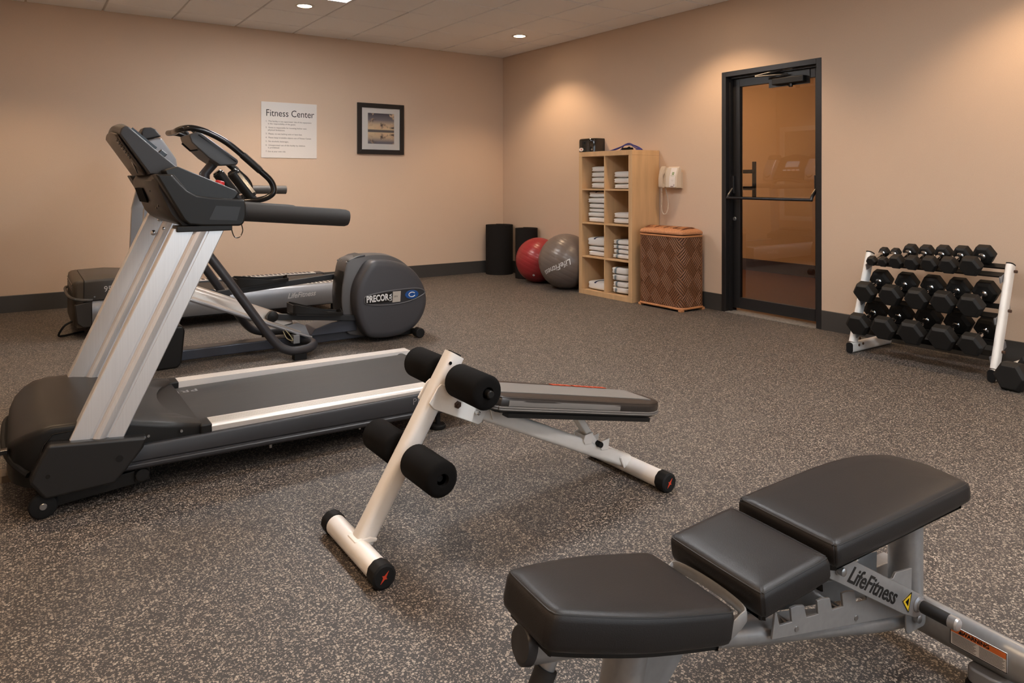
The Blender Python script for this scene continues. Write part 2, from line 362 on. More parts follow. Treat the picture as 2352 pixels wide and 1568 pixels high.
# ---- corridor beyond the glass door
CX1 = 8.05
WOODF = M('corridor_wood_floor', (92, 52, 30), .35, var=(4, .25), stretch=(14, 1.2, 1))
CWALL = M('corridor_wall_tan', (196, 158, 118), .8, var=(200, .04))
CBASE = M('corridor_base_dark_wood', (52, 26, 16), .4)
struct('floor_corridor', MB().box(XR, CX1+.1, .5, 9.5, -.1, -.002), WOODF, smooth=False)
struct('wall_corridor', MB().box(CX1, CX1+.1, .5, 9.5, -.002, 2.75), CWALL, smooth=False)
struct('wall_corridor_end', MB().box(XR+.15, CX1, 9.5, 9.6, -.002, 2.75).box(XR+.15, CX1, .4, .5, -.002, 2.75), CWALL, smooth=False)
struct('ceiling_corridor', MB().box(XR+.15, CX1+.1, .4, 9.6, 2.75, 2.85), CEIL, smooth=False)
struct('baseboard_corridor', MB().box(CX1-.015, CX1, .5, 9.5, -.002, .15), CBASE, smooth=False)
ct = thing('corridor_lamp', 'square ceiling lamp in the corridor beyond the glass door', 'ceiling light', (6.7, 6.2, 2.75))
part('lamp_frame', MB().box(6.48, 6.92, 5.98, 6.42, 2.73, 2.75), GRID, ct, smooth=False)
part('lamp_lens', MB().box(6.5, 6.9, 6.0, 6.4, 2.722, 2.73), emis('corridor_lamp_glow', (1, .72, .45), CORRIDOR_E), ct, smooth=False)
# ---- glass door
door = bpy.data.objects.new('door_1', None); COL.objects.link(door); door.location = (XR+.08, 3.81, 0); door['kind'] = 'structure'; BASE['door_1'] = Vector((XR+.08, 3.81, 0))
FX = XR-.004; fw_ = .046
part('door_jamb', MB().box(FX, XR+.15, DY1-fw_, DY1, 0, DZ), DOORM, door, bevel=.003)
part('door_jamb', MB().box(FX, XR+.15, DY0, DY0+fw_, 0, DZ), DOORM, door, bevel=.003)
part('door_head', MB().box(FX, XR+.15, DY0+fw_, DY1-fw_, DZ-fw_, DZ), DOORM, door, bevel=.003)
part('door_stop', MB().box(XR+.045, XR+.075, DY1-fw_-.014, DY1-fw_, 0, DZ-fw_).box(XR+.045, XR+.075, DY0+fw_, DY1-fw_, DZ-fw_-.014, DZ-fw_), DOORM, door, smooth=False)
LX0, LX1 = XR+.085, XR+.13; LY0, LY1, LZ0, LZ1 = DY0+fw_+.004, DY1-fw_-.004, .035, DZ-fw_-.004
GY0, GY1, GZ0, GZ1 = LY0+.06, 4.172, .135, 2.035
part('door_stile', MB().box(LX0, LX1, GY1, LY1, LZ0, LZ1), DOORM, door, bevel=.003)
part('door_stile', MB().box(LX0, LX1, LY0, GY0, LZ0, LZ1), DOORM, door, bevel=.003)
part('door_rail', MB().box(LX0, LX1, GY0, GY1, GZ1, LZ1), DOORM, door, bevel=.003)
part('door_rail', MB().box(LX0, LX1, GY0, GY1, LZ0, GZ0), DOORM, door, bevel=.003)
part('glass_pane', MB().add([(LX0+.02, GY0, GZ0), (LX0+.02, GY0, GZ1), (LX0+.02, GY1, GZ1), (LX0+.02, GY1, GZ0)], [(0, 1, 2, 3)]), glass_mat('bronze_glass', (.84, .72, .58), 2.05), door, smooth=False, recalc=False, label='bronze tinted glass pane with reflections')
part('threshold', MB().box(XR-.012, XR+.15, DY0+fw_, DY1-fw_, 0, .006), M('worn_threshold', (150, 146, 140), .5, .4, var=(40, .3)), door, smooth=False)
zb = 1.032; bx = XR-.005
pbar = part('push_bar', MB().tube([(bx, LY0+.03, zb-.002), (bx, LY1-.005, zb+.002)], .0125, 12), M('push_bar_black', (46, 46, 50), .25, .5), door)
for y in (LY0+.035, LY1-.02):
    part('bar_lever', MB().tube(cr([(bx-.001, y, zb-.004), (bx+.012, y, zb+.03), (LX0-.02, y, zb+.085)], 4), .013, 8), DOORM, pbar)
    part('bar_mount', MB().box(LX0-.03, LX0, y-.016, y+.016, zb+.04, zb+.2), DOORM, pbar, bevel=.004)
cl = part('door_closer', MB().box(LX0-.055, LX0, 3.50, 3.80, 2.005, 2.06), BLACKP, door, bevel=.008, label='black door closer with folding arm')
part('closer_plate', MB().box(LX0-.006, LX0, 3.47, 3.86, 1.99, 2.125), DOORM, cl)
part('closer_valve', MB().cyl((LX0-.03, 3.63, 2.005), (LX0-.03, 3.63, 1.975), .018, 14, .004), BLACKG, cl)
part('closer_arm', MB().tube([(LX0-.03, 3.66, 2.085), (LX0-.10, 3.93, 2.09)], .007, 8).tube([(LX0-.10, 3.93, 2.095), (LX0-.045, 3.68, 2.132)], .007, 8), M('arm_steel', (80, 78, 76), .4, .5), cl)
part('closer_shoe', MB().box(LX0-.055, LX0-.03, 3.60, 3.69, 2.122, 2.135), BOLT, cl)
ph = part('pull_handle', MB().box(LX1+.05, LX1+.075, 4.08, 4.11, 1.04, 1.36), BLACKP, door, bevel=.003)
for z in (1.12, 1.27): part('handle_standoff', MB().box(LX1, LX1+.05, 4.085, 4.17, z-.017, z+.017), BLACKP, ph)
part('lock_cylinder', MB().cyl((LX0+.001, 4.222, .842), (LX0-.01, 4.222, .842), .017, 18, .002), BOLT, door)
# ---- white framed mirror on the left wall (seen in the door's reflection)
mr = thing('wall_mirror', 'large white framed mirror on the left wall, seen reflected in the door', 'mirror', (XL, 6.5, .5))
f = MB(); y0, y1, z0, z1 = 5.0, 7.80, .50, 2.14
for q in ((y0, y1, z0, z0+.08), (y0, y1, z1-.08, z1), (y0, y0+.08, z0+.08, z1-.08), (y1-.08, y1, z0+.08, z1-.08)): f.box(XL, XL+.03, *q)
part('mirror_frame', f, M('mirror_frame_white', (222, 220, 214), .4), mr, smooth=False)
part('mirror_glass', MB().box(XL+.002, XL+.012, y0+.08, y1-.08, z0+.08, z1-.08), M('mirror_silver', (215, 218, 216), .02, 1), mr, smooth=False)
# ------------------------------------------------------------------ foreground treadmill (runs along X, user faces -X)
T = thing('treadmill', 'black treadmill with broad silver uprights, nearest the camera beside the white slant bench', 'treadmill', (.9, 3.42, 0))
YC = 3.42
def mir(y): return 2*YC - y
def both(fn):
    for sgn in (0, 1): fn((lambda y: y) if not sgn else mir)
def zf(x): return .19 - .004*(x-.6)          # top of the side frames
def side_frame(my):
    prof = lambda x: [(3.005, zf(x)), (3.0, zf(x)-.01), (2.998, .132-.02*(x-.6)), (3.004, .126-.02*(x-.6)), (2.992, .120-.02*(x-.6)), (2.992, .108-.02*(x-.6)), (3.0, .100-.02*(x-.6)), (3.07, .098-.02*(x-.6)), (3.09, zf(x))]
    part('side_frame', MB().loft([[(x, my(y), z) for y, z in prof(x)] for x in (.30, .8, 1.3, 1.80)]), M('frame_black', (44, 44, 47), .4), T, bevel=.003)
both(side_frame)
def rail(my):
    z = .222; pr = [(3.02, z-.036), (3.016, z-.012), (3.02, z-.004), (3.026, z)]
    for k in range(6):
        y = 3.032 + k*.011; pr += [(y, z), (y, z-.0025), (y+.003, z-.0025), (y+.003, z)]
    pr += [(3.104, z), (3.106, z-.036)]
    o = part('foot_rail', MB().loft([[(x, my(y), q - .012*(x-.63)) for y, q in pr] for x in (.632, 1.86)]), ALUR, T, ang=20, label='ribbed silver foot rail')
    part('rail_end_cap', MB().box(.588, .634, min(my(3.012), my(3.11)), max(my(3.012), my(3.11)), .178, .224), BLACKP, T, bevel=.008)
both(rail)
part('running_belt', MB().box(.42, 1.80, 3.11, mir(3.11), .165, .196), BELT, T, bevel=.01, seg=3)
part('belt_roller', MB().cyl((1.80, 3.10, .165), (1.80, mir(3.10), .165), .034), BLACKP, T)
part('rear_cover', MB().prism([(1.72, .10), (1.74, .062), (1.86, .07), (1.88, .12), (1.87, .185), (1.80, .19), (1.80, .12)], 'y', 2.995, 3.10), BLACKP, T, bevel=.008)
part('rear_cover', MB().prism([(1.72, .10), (1.74, .062), (1.86, .07), (1.88, .12), (1.87, .185), (1.80, .19), (1.80, .12)], 'y', mir(3.10), mir(2.995)), BLACKP, T, bevel=.008)
part('deck', MB().box(.40, 1.78, 3.09, mir(3.09), .12, .165), BLACKP, T, smooth=False)
for y in (3.03, mir(3.03)):
    part('rear_foot', MB().cyl((1.655, y, 0), (1.655, y, .022), .038, 20, .005).cyl((1.655, y, .022), (1.655, y, .10), .012, 10), BLACKR, T)
text('belt_lettering', 'PRECOR', .055, (.70, 3.64, .1966), (-1, 0, 0), (0, -1, 0), GREYTXT, T, bold=.001, spacing=1.15, mx=.26)
text('frame_lettering', 'PRECOR', .042, (1.505, 2.9965, .1585), (1, 0, 0), (0, 0, 1), GREYTXT, T, spacing=1.1)
# motor hood
def hood_ring(x, w, zt, zb, r, dip=0.0):
    pts = []
    prof = [(-1, zb), (-1, zb + (zt-zb)*.3), (-1, zb + (zt-zb)*.6), (-1, zt-r)]
    n = 5
    L = [(-w, zb), (-w, zb+(zt-zb)*.4)] + [(-w + r - r*math.cos(a), zt - r + r*math.sin(a)) for a in [math.pi/2*k/n for k in range(n+1)]]
    mid = [(-w + r + (2*w-2*r)*k/12, zt + .006*math.sin(math.pi*k/12)) for k in range(1, 12)]
    R = [(-a, z) for a, z in L[::-1]]
    out = []
    for a, z in L + mid + R:
        e = max(0, 1 - (abs(a)/(w*.82))**2.4) if abs(a) < w*.82 else 0
        out.append((x - dip*e, YC + a, z))
    return out
rings = [hood_ring(-.035, .20, .205, .125, .018), hood_ring(-.03, .26, .232, .115, .02), hood_ring(-.012, .33, .262, .11, .022), hood_ring(.02, .375, .287, .105, .022), hood_ring(.055, .395, .303, .10, .02), hood_ring(.10, .395, .311, .10, .018),
         hood_ring(.20, .40, .308, .10, .018), hood_ring(.32, .40, .288, .10, .016), hood_ring(.45, .40, .258, .14, .02, .018), hood_ring(.60, .40, .224, .17, .014, .10), hood_ring(.603, .397, .215, .175, .01, .105)]
part('motor_hood', MB().loft(rings), BLACKP, T, ang=60)
part('hood_seam', MB().tube([(x, 3.021, z) for x, z in ((.045, .16), (.075, .25), (.10, .283), (.18, .285), (.33, .262))], .0025, 6), BLACKG, T)
bump = cr([(-.045, YC-.10, .20), (-.04, YC-.2, .195), (-.025, YC-.28, .185), (.0, YC-.345, .17), (.03, YC-.385, .15)], 4)
part('front_bumper', MB().tube([Vector((p.x, 2*YC-p.y, p.z)) for p in bump[::-1]] + bump, .012, 8), BLACKR, T)
part('power_switch', MB().box(-.075, -.03, 3.13, 3.16, .205, .222), BLACKG, T, bevel=.003)
def cover(my):
    a, b = sorted((my(2.972), my(3.06)))
    o = part('upright_base_cover', MB().prism([(.085, .262), (.40, .228), (.385, .19), (.33, .122), (.29, .078), (.075, .072), (.03, .14), (.045, .18)], 'y', a, b), M('cover_black', (27, 26, 26), .42, bump=(700, .15, .0005)), T, bevel=.012, seg=3)
    yb = my(2.9715); s = -1 if yb < YC else 1
    part('screw_recess', MB().cyl((.305, yb, .168), (.305, yb + s*.0012, .168), .012, 16).cyl((.085, yb, .153), (.085, yb + s*.0012, .153), .007, 12), BLACKG, o)
both(cover)
def wheelset(my):
    s = 1 if my(3.0) < YC else -1; y = my(3.0)
    a = part('lift_arm', MB().hexa([(.06, y+s*.025, .018), (.40, y+s*.025, .045), (.40, y+s*.065, .045), (.06, y+s*.065, .018), (.06, y+s*.025, .062), (.40, y+s*.025, .098), (.40, y+s*.065, .098), (.06, y+s*.065, .062)]), BLACKP, T, bevel=.004)
    part('pivot_cap', MB().cyl((.385, y+s*.026, .078), (.385, y+s*.006, .078), .026, 18, .004), BLACKG, a)
    part('pivot_plate', MB().box(.36, .412, min(y+s*.02, y+s*.03), max(y+s*.02, y+s*.03), .05, .125), BLACKP, a, bevel=.003)
    wl = part('wheel', MB().lathe((.072, y-s*.01, .0445), (0, s, 0), [(0, .030), (.002, .040), (.008, .0445), (.026, .0445), (.032, .040), (.034, .030)], 32), BLACKR, T)
    part('wheel_hub', MB().cyl((.072, y-s*.014, .0445), (.072, y-s*.005, .0445), .012, 14, .002), BOLT, wl)
both(wheelset)
for x, z in ((.405, .232), (.52, .228)):
    part('hood_screw', MB().cyl((x, 3.012, z-.012), (x, 3.004, z-.012), .005, 10), BOLT, T)
for x in (.86, 1.25): part('frame_bolt', MB().cyl((x, 3.01, .094), (x, 3.01, .08), .006, 8), BOLT, T)
# uprights: extruded aluminium profile
def upright(my, yo, b0, b1, t0, t1):
    """b0,b1 bottom corners (x,z); t0,t1 top corners; yo outer (near) face y, thickness .055"""
    sec = [(0, .004), (.02, 0), (.36, 0), (.366, .004), (.41, .004), (.418, -.001), (.46, -.007), (.53, -.010), (.60, -.007), (.655, 0), (.662, .004), (.705, .004), (.712, 0), (.98, 0), (1, .004), (1, .05), (.98, .055), (.02, .055), (0, .05)]
    def ring(c0, c1): return [(c0[0] + (c1[0]-c0[0])*s, my(yo + d), c0[1] + (c1[1]-c0[1])*s) for s, d in sec]
    return part('upright', MB().loft([ring(b0, b1), ring(t0, t1)]), ALU, T, ang=25, label='broad silver aluminium upright')
upright(lambda y: y, 3.004, (.114, .175), (.282, .145), (.4905, .998), (.676, .985))
far = upright(lambda y: y, 3.745, (.137, .21), (.302, .18), (.512, 1.045), (.690, 1.02))
for x, z in ((.554, 1.0025), (.568, .957), (.525, .939)):
    part('upright_bolt', MB().lathe((x, 3.745, z), (0, -1, 0), [(0, .013), (.003, .013), (.004, .009), (.009, .008), (.010, .005)], 16), CHROME, far)
# lower console: arms, back body, tray
arm = [(.425, 1.209), (.482, 1.207), (.51, 1.174), (.538, 1.145), (.572, 1.126), (.62, 1.118), (.75, 1.107), (.757, 1.085), (.757, 1.045), (.748, 1.012), (.735, 1.002), (.60, 1.006), (.545, 1.012), (.525, 1.03), (.48, 1.11)]
for a, b in ((2.985, 3.095), (mir(3.095), mir(2.985))):
    o = part('console_arm', MB().prism(arm, 'y', a, b), BLACKP, T, bevel=.022, seg=4)
    sd = a if a < YC else b; s = -1 if a < YC else 1
    part('arm_hatch', MB().add([(.615, sd+s*.001, 1.03), (.72, sd+s*.001, 1.024), (.735, sd+s*.001, 1.078), (.64, sd+s*.001, 1.085), (.615, sd, 1.03), (.72, sd, 1.024), (.735, sd, 1.078), (.64, sd, 1.085)], [(0,1,2,3),(4,7,6,5),(0,4,5,1),(1,5,6,2),(2,6,7,3),(3,7,4,0)]), BLACKG if False else M('hatch_black', (27, 26, 26), .36), o, bevel=.003)
    part('arm_collar', MB().box(.50 if a < YC else .56, .705, a+.006, b-.006, .985, 1.008), BLACKP, o, bevel=.004)
cb_ = [(.425, 1.185), (.437, 1.208), (.50, 1.208), (.56, 1.13), (.60, 1.07), (.60, .998), (.53, 1.006), (.495, 1.028), (.473, 1.053), (.427, 1.160)]
def cshift(y): 
    t = max(0, (y - 3.62) / .17); return .10 * t * t
part('console_body', MB().loft([[(x + (cshift(y) if q in (0, 1, 6, 7, 8, 9) else 0) + (.018 if (y < 3.06 and q in (0, 1, 7, 8, 9)) else 0), y, z) for q, (x, z) in enumerate(cb_)] for y in (3.05, 3.085, 3.3, 3.55, 3.62, 3.66, 3.70, 3.745, 3.79)]), M('console_dark_bronze', (42, 36, 31), .42, bump=(700, .1, .0004)), T, bevel=.008, seg=3)
part('rear_grip_shade', MB().prism([(.4245, 1.152), (.4300, 1.152), (.4500, 1.092), (.4445, 1.092)], 'y', 3.34, 3.56), M('recess_shade_black', (8, 8, 8), .9, spec=.1), T)  # raised black plate, its colour stands for the shade in the grip opening
for y, z in ((3.18, 1.145), (3.15, 1.085), (3.22, 1.075)):
    x = .427 + (1.160 - z) * .43
    part('console_screw', MB().cyl((x-.002, y, z), (x+.01, y, z), .006, 10), BLACKG, T)
# upper console housing
uc = [(.325, 1.366), (.331, 1.386), (.342, 1.398), (.356, 1.396), (.445, 1.315), (.535, 1.236), (.512, 1.205), (.432, 1.209)]
rg = []
for k in range(0, 13):
    y = 3.17 + (3.64-3.17)*k/12; e = math.sin(math.pi*k/12)
    rg.append([(x - (.012*e if i in (0, 1, 7) else 0), y, z + (.022*e if i in (0, 1, 2, 3) else 0)) for i, (x, z) in enumerate(uc)])
up_ = part('display_housing', MB().loft(rg), DARKG, T, bevel=.006, ang=30)
# bronze back shell over the rear face
rb = [[(x-.0035, y, z) for x, y, z in (g[0], g[7])] for g in rg]
bk = MB()
ring0 = []
for k in range(1, 12):
    g = rg[k]; a = Vector(g[0]); b = Vector(g[7]); n = Vector((-.83, 0, -.56))
    ring0.append([a + n*.006 + (b-a)*t for t in (0.02, .25, .5, .75, .99)])
vs = [p for r in ring0 for p in r]; fs = [(k*5+i, k*5+i+1, (k+1)*5+i+1, (k+1)*5+i) for k in range(10) for i in range(4)]
bk.add(vs, fs)
sh = part('back_shell', bk, M('shell_dark_bronze', (56, 46, 38), .36, bump=(700, .1, .0004)), up_, ang=60)
sm = sh.modifiers.new('thick', 'SOLIDIFY'); sm.thickness = .008; sm.offset = 0
for k in range(7):
    t = .12 + k*.07; g = rg[2]; a = Vector(rg[1][0]).lerp(Vector(rg[1][7]), t) + Vector((-.83, 0, -.56))*.0115; 
    part('vent_slot', MB().tube([a + Vector((0, .012, .004)), a + Vector((-.001, .04, -.003)), a + Vector((-.002, .072, .006))], .004, 6), BLACKG, sh)
pa = Vector(rg[3][0]).lerp(Vector(rg[3][7]), .62) + Vector((-.83, 0, -.56))*.012
part('shell_arrow', MB().add([pa+Vector((-.004, .05, .03)), pa+Vector((.03, -.02, -.055)), pa+Vector((.004, -.012, .012)), pa+Vector((-.008, .05, .03)), pa+Vector((.026, -.02, -.055)), pa+Vector((0, -.012, .012))], [(0, 1, 2), (5, 4, 3), (0, 3, 4, 1), (1, 4, 5, 2), (2, 5, 3, 0)]), BLACKG, sh, smooth=False)
nrm = Vector((.66, 0, .75)); e1 = Vector((.178, 0, -.156)).normalized()
def face_rect(mb, s0, s1, y0, y1, h0, h1):
    o = Vector((.356, 0, 1.396 + .02)); q = []
    for h in (h0, h1):
        for s, y in ((s0, y0), (s1, y0), (s1, y1), (s0, y1)): q.append(o + e1*s + Vector((0, y, 0)) + nrm*h)
    return mb.hexa(q)
part('display_screen', face_rect(MB(), .03, .15, 3.26, 3.55, -.03, .004), GLASSD, up_)
for k in range(6): part('key_button', face_rect(MB(), .17, .19, 3.22+k*.062, 3.26+k*.062, -.03, -.008), M('key_grey', (120, 122, 124), .4), up_)
part('display_knob', face_rect(MB(), .16, .19, 3.185, 3.205, -.03, .0), BLACKG, up_, bevel=.003)
tr_ = part('tray', MB().prism([(.47, 1.225), (.517, 1.24), (.735, 1.146), (.748, 1.132), (.735, 1.112), (.69, 1.085), (.57, 1.12), (.48, 1.20)], 'y', 3.07, mir(3.07)), M('tray_black', (22, 22, 22), .4), T, bevel=.005)
part('stop_button', MB().lathe((.69, 3.16, 1.160), (.25, 0, .95), [(0, .022), (.022, .018), (.024, .014)], 14), RED, tr_)
for y in (3.05, mir(3.05)):
    pth = [(.735, y, 1.057), (.80, y, 1.052), (1.0, y, 1.035), (1.17, y, 1.021), (1.198, y, 1.018), (1.21, y, 1.017), (1.214, y, 1.016)]
    part('handrail', MB().tube(pth, [.038, .038, .038, .038, .037, .033, .02], 20), M('handrail_foam_black', (36, 34, 33), .7, bump=(1200, .3, .0005)), T)
part('safety_cord', MB().tube(cr([(.705, 3.02, 1.0), (.715, 3.01, .96), (.735, 3.01, .955), (.75, 3.015, .98), (.745, 3.02, 1.01)], 5), .0022, 6), BLACKG, T)
# cord cover on the floor in front of it
solo('cord_cover', MB().prism([(3.44, 0), (3.455, .022), (3.50, .026), (3.545, .022), (3.56, 0)], 'x', XL+.007, .02), M('brown_cord_cover', (96, 80, 62), .5, var=(20, .15)), 'low brown cord cover on the floor at the front of the nearest treadmill', 'cord cover', (-.25, 3.5, 0))
# ------------------------------------------------------------------ elliptical trainer
E_ = thing('elliptical_trainer', 'dark grey elliptical trainer with round rear housing between the two treadmills', 'elliptical trainer', (1.6, 5.09, 0))
EC = 5.09
disc = [(2.115, .590), (2.04, .49), (2.005, .40), (2.0, .30), (2.02, .19), (2.06, .10), (2.10, .05), (2.18, .03), (2.28, .027), (2.38, .042), (2.48, .09), (2.545, .17), (2.572, .27), (2.555, .37), (2.50, .47), (2.42, .545), (2.32, .585), (2.21, .600)]
dsm = cr2(disc, 4)
for s in (1, -1):
    mb = MB(); y0, y1 = (4.87, 4.985) if s == 1 else (5.195, 5.31)
    ins = [(.05, 0), (.016, .006), (.004, .018), (0, .04), (0, .115)] if s == 1 else [(0, 0), (0, .075), (.004, .097), (.016, .109), (.05, .115)]
    o = part('side_cover', mb.loft([[(p[0], y0 + q, p[1]) for p in inset2(dsm, d)] for d, q in ins]), M('cover_slate', (62, 62, 66), .45, bump=(800, .1, .0004)), E_, ang=50)
    if s == 1: sc1 = o
big = cr2([(1.985, .60), (1.95, .48), (1.935, .36), (1.94, .25), (1.965, .14), (2.0, .06), (2.2, .03), (2.4, .05), (2.53, .16), (2.575, .28), (2.55, .41), (2.47, .53), (2.36, .605), (2.24, .632), (2.10, .63)], 4)
part('centre_shroud', MB().loft([[(p[0], y, p[1]) for p in inset2(big, d)] for y, d in ((4.99, .012), (4.995, .003), (5.02, 0), (5.09, -.006), (5.16, 0), (5.185, .003), (5.19, .012))]), M('shroud_grey', (84, 82, 82), .42), E_, ang=50)
part('front_panel', MB().loft([[(p[0]-dx, y, p[1]) for p in ((1.99, .585), (1.95, .48), (1.937, .36), (1.942, .25), (1.965, .14))] + [(p[0], y, p[1]) for p in ((2.0, .14), (1.98, .25), (1.97, .36), (1.985, .48), (2.02, .585))] for y, dx in ((5.0, 0), (5.01, .008), (5.09, .016), (5.17, .008), (5.18, 0))]), BLACKP, E_, ang=50)
part('top_strap', MB().prism([(1.975, .570), (1.985, .602), (2.06, .632), (2.12, .640), (2.12, .60), (2.0, .565)], 'y', 4.992, 5.188), DARKG, E_, bevel=.008)
for y in (5.005, 5.09, 5.175): part('strap_screw', MB().cyl((1.985, y, .585), (1.972, y, .592), .007, 10), BOLT, E_)
# badge
lens = cr2([(2.055, .325), (2.08, .290), (2.25, .272), (2.42, .285), (2.535, .325), (2.545, .352), (2.50, .372), (2.40, .378), (2.22, .372), (2.075, .352)], 5)
bd = part('badge_shade_plate', MB().prism([(a*.985+.035, z) for a, z in lens], 'y', 4.866, 4.872), M('badge_recess_shade', (40, 40, 43), .4), sc1, bevel=.003, label='long oval plate coloured as a shaded recess, with maker lettering and blue oval')  # proud plate, darkened to give the shade of a recess
part('badge_rim_highlight', MB().tube([(p[0]*.985+.035, 4.867, p[1]) for p in lens], .004, 6, closed=True), M('rim_highlight_grey', (96, 96, 100), .35), bd)  # light grey ring painted as the highlight along the oval's edge
part('badge_plate', MB().prism([(2.065, .292), (2.275, .290), (2.275, .365), (2.065, .350)], 'y', 4.864, 4.867), BLACKG, bd)
text('badge_lettering', 'PRECOR', .066, (2.072, 4.8635, .324), (1, 0, .03), (0, 0, 1), WHITETXT, bd, bold=.0022, mx=.175)
text('badge_lettering', 'USA', .028, (2.263, 4.8635, .300), (0, 0, 1), (-1, 0, 0), WHITETXT, bd, bold=.0006)
part('badge_block', MB().prism([(2.277, .288), (2.34, .288), (2.345, .366), (2.282, .367)], 'y', 4.863, 4.867), M('badge_silver', (190, 182, 172), .4, .3), bd)
text('badge_lettering', 'EFX', .018, (2.29, 4.8625, .329), (1, 0, 0), (0, 0, 1), DARKTXT, bd)
ov = cr2([(2.415 + .055*math.cos(t*math.pi/6), .333 + .033*math.sin(t*math.pi/6)) for t in range(12)], 3)
part('badge_oval', MB().prism([(x+.02, z) for x, z in ov], 'y', 4.861, 4.867), M('badge_blue', (22, 74, 140), .3), bd, bevel=.002)
part('badge_ring', MB().tube([(2.435 + .026*math.cos(a), 4.8605, .333 + .017*math.sin(a)) for a in [k*math.pi/10+.6 for k in range(18)]], .0035, 6), WHITETXT, bd)
# base
part('base_beam', MB().prism([(.70, .02), (.70, .088), (2.02, .085), (2.4, .10), (2.4, .02)], 'y', 5.03, 5.15), BLUEG, E_, bevel=.008)
part('beam_cover', MB().prism([(1.70, .085), (1.74, .135), (1.86, .165), (2.05, .185), (2.05, .085)], 'y', 4.985, 5.195), BLUEG, E_, bevel=.006)
part('front_box', MB().prism([(.56, .0), (.83, .0), (.855, .03), (.875, .235), (.86, .265), (.62, .27), (.58, .2)], 'y', 4.93, 5.25), BLACKP, E_, bevel=.015, seg=3)
part('rear_base', MB().box(2.30, 2.50, 4.95, 5.23, .015, .06), BLACKP, E_, bevel=.005)
part('rear_post', MB().prism([(2.44, .05), (2.50, .05), (2.565, .20), (2.52, .24)], 'y', 4.99, 5.19), BLACKP, E_)
for y in (4.845, 5.30): part('roller_foot', MB().cyl((2.50, y, .037), (2.50, y+.07, .037), .037, 22, .006), BLACKR, E_)
def em(p, s): return (p[0], p[1] if s == 1 else 2*EC - p[1], p[2])
for s in (1, -1):
    pth = cr([em(p, s) for p in [(.985, 4.80, .72), (1.10, 4.775, .55), (1.215, 4.755, .375), (1.32, 4.735, .215), (1.40, 4.725, .11), (1.47, 4.72, .068), (1.55, 4.73, .058), (1.63, 4.77, .06), (1.675, 4.84, .066), (1.665, 4.93, .07), (1.62, 5.0, .07), (1.58, 5.05, .07)]], 5)
    part('frame_tube', MB().tube(pth, .0285, 14), CHARC, E_)
    part('floor_pad', MB().box(1.50, 1.58, *sorted((em((0, 4.70, 0), s)[1], em((0, 4.76, 0), s)[1])), 0, .04), BLACKR, E_)
part('mast', MB().prism([(.66, .24), (.80, .24), (1.02, .70), (1.075, .78), (1.05, .84), (.93, .76)], 'y', 5.02, 5.16), BLACKP, E_, bevel=.01)
part('mast_tube', MB().tube([(.97, EC, .76), (1.03, EC, 1.0), (1.02, EC, 1.23), (1.10, EC, 1.33)], .034, 16), BLUEG, E_)
part('frame_bracket', MB().tube([(.985, 4.80, .72), (.985, 5.38, .72)], .03, 12), BLACKP, E_)
# ramp with two roller tracks
rp = lambda x: .452 - (x-.90)*.434
for y0, y1 in ((4.93, 5.045), (5.135, 5.25)):
    o = part('ramp_track', MB().loft([[(x, y0, rp(x)-.03), (x, y0, rp(x)-.012), (x, y0+.012, rp(x)), (x, y1-.012, rp(x)), (x, y1, rp(x)-.012), (x, y1, rp(x)-.03)] for x in (.86, 1.62)]), M('ramp_silver', (196, 188, 180), .3, .55), E_, ang=25, label='sloping silver roller ramp')
    part('ramp_edge', MB().tube([(.86, y0-.004, rp(.86)-.024), (1.69, y0-.004, rp(1.69)-.02)], .011, 8), SILVER, o)
part('ramp_bridge', MB().prism([(x, rp(x)+d) for x, d in ((.86, -.045), (.86, -.02), (1.68, -.01), (1.70, -.04))], 'y', 5.045, 5.135), SILVER, E_)
part('ramp_end', MB().prism([(1.52, rp(1.52)+.002), (1.60, rp(1.60)+.05), (1.655, rp(1.655)+.05), (1.69, rp(1.69)-.02), (1.60, rp(1.6)-.02)], 'y', 4.95, 5.23), SILVER, E_, bevel=.004)
part('ramp_spine', MB().loft([[(x, y, rp(x)+z) for y, z in ((4.995, -.03), (4.998, .03), (5.01, .058), (5.03, .068), (5.15, .068), (5.17, .058), (5.182, .03), (5.185, -.03))] for x in (.88, 1.50, 1.58)]), M('ramp_silver', ()), E_, ang=60, label='silver ramp spine between the roller tracks')
part('actuator_block', MB().box(1.555, 1.60, 4.90, 4.96, .065, .125), M('actuator_grey', (150, 150, 150), .35, .5), E_, bevel=.004)
part('actuator_wire', MB().tube(cr([(1.49, 4.92, .16), (1.51, 4.90, .11), (1.55, 4.90, .09), (1.53, 4.90, .13), (1.50, 4.92, .17)], 5), .003, 6), M('wire_tan', (160, 150, 120), .5), E_)
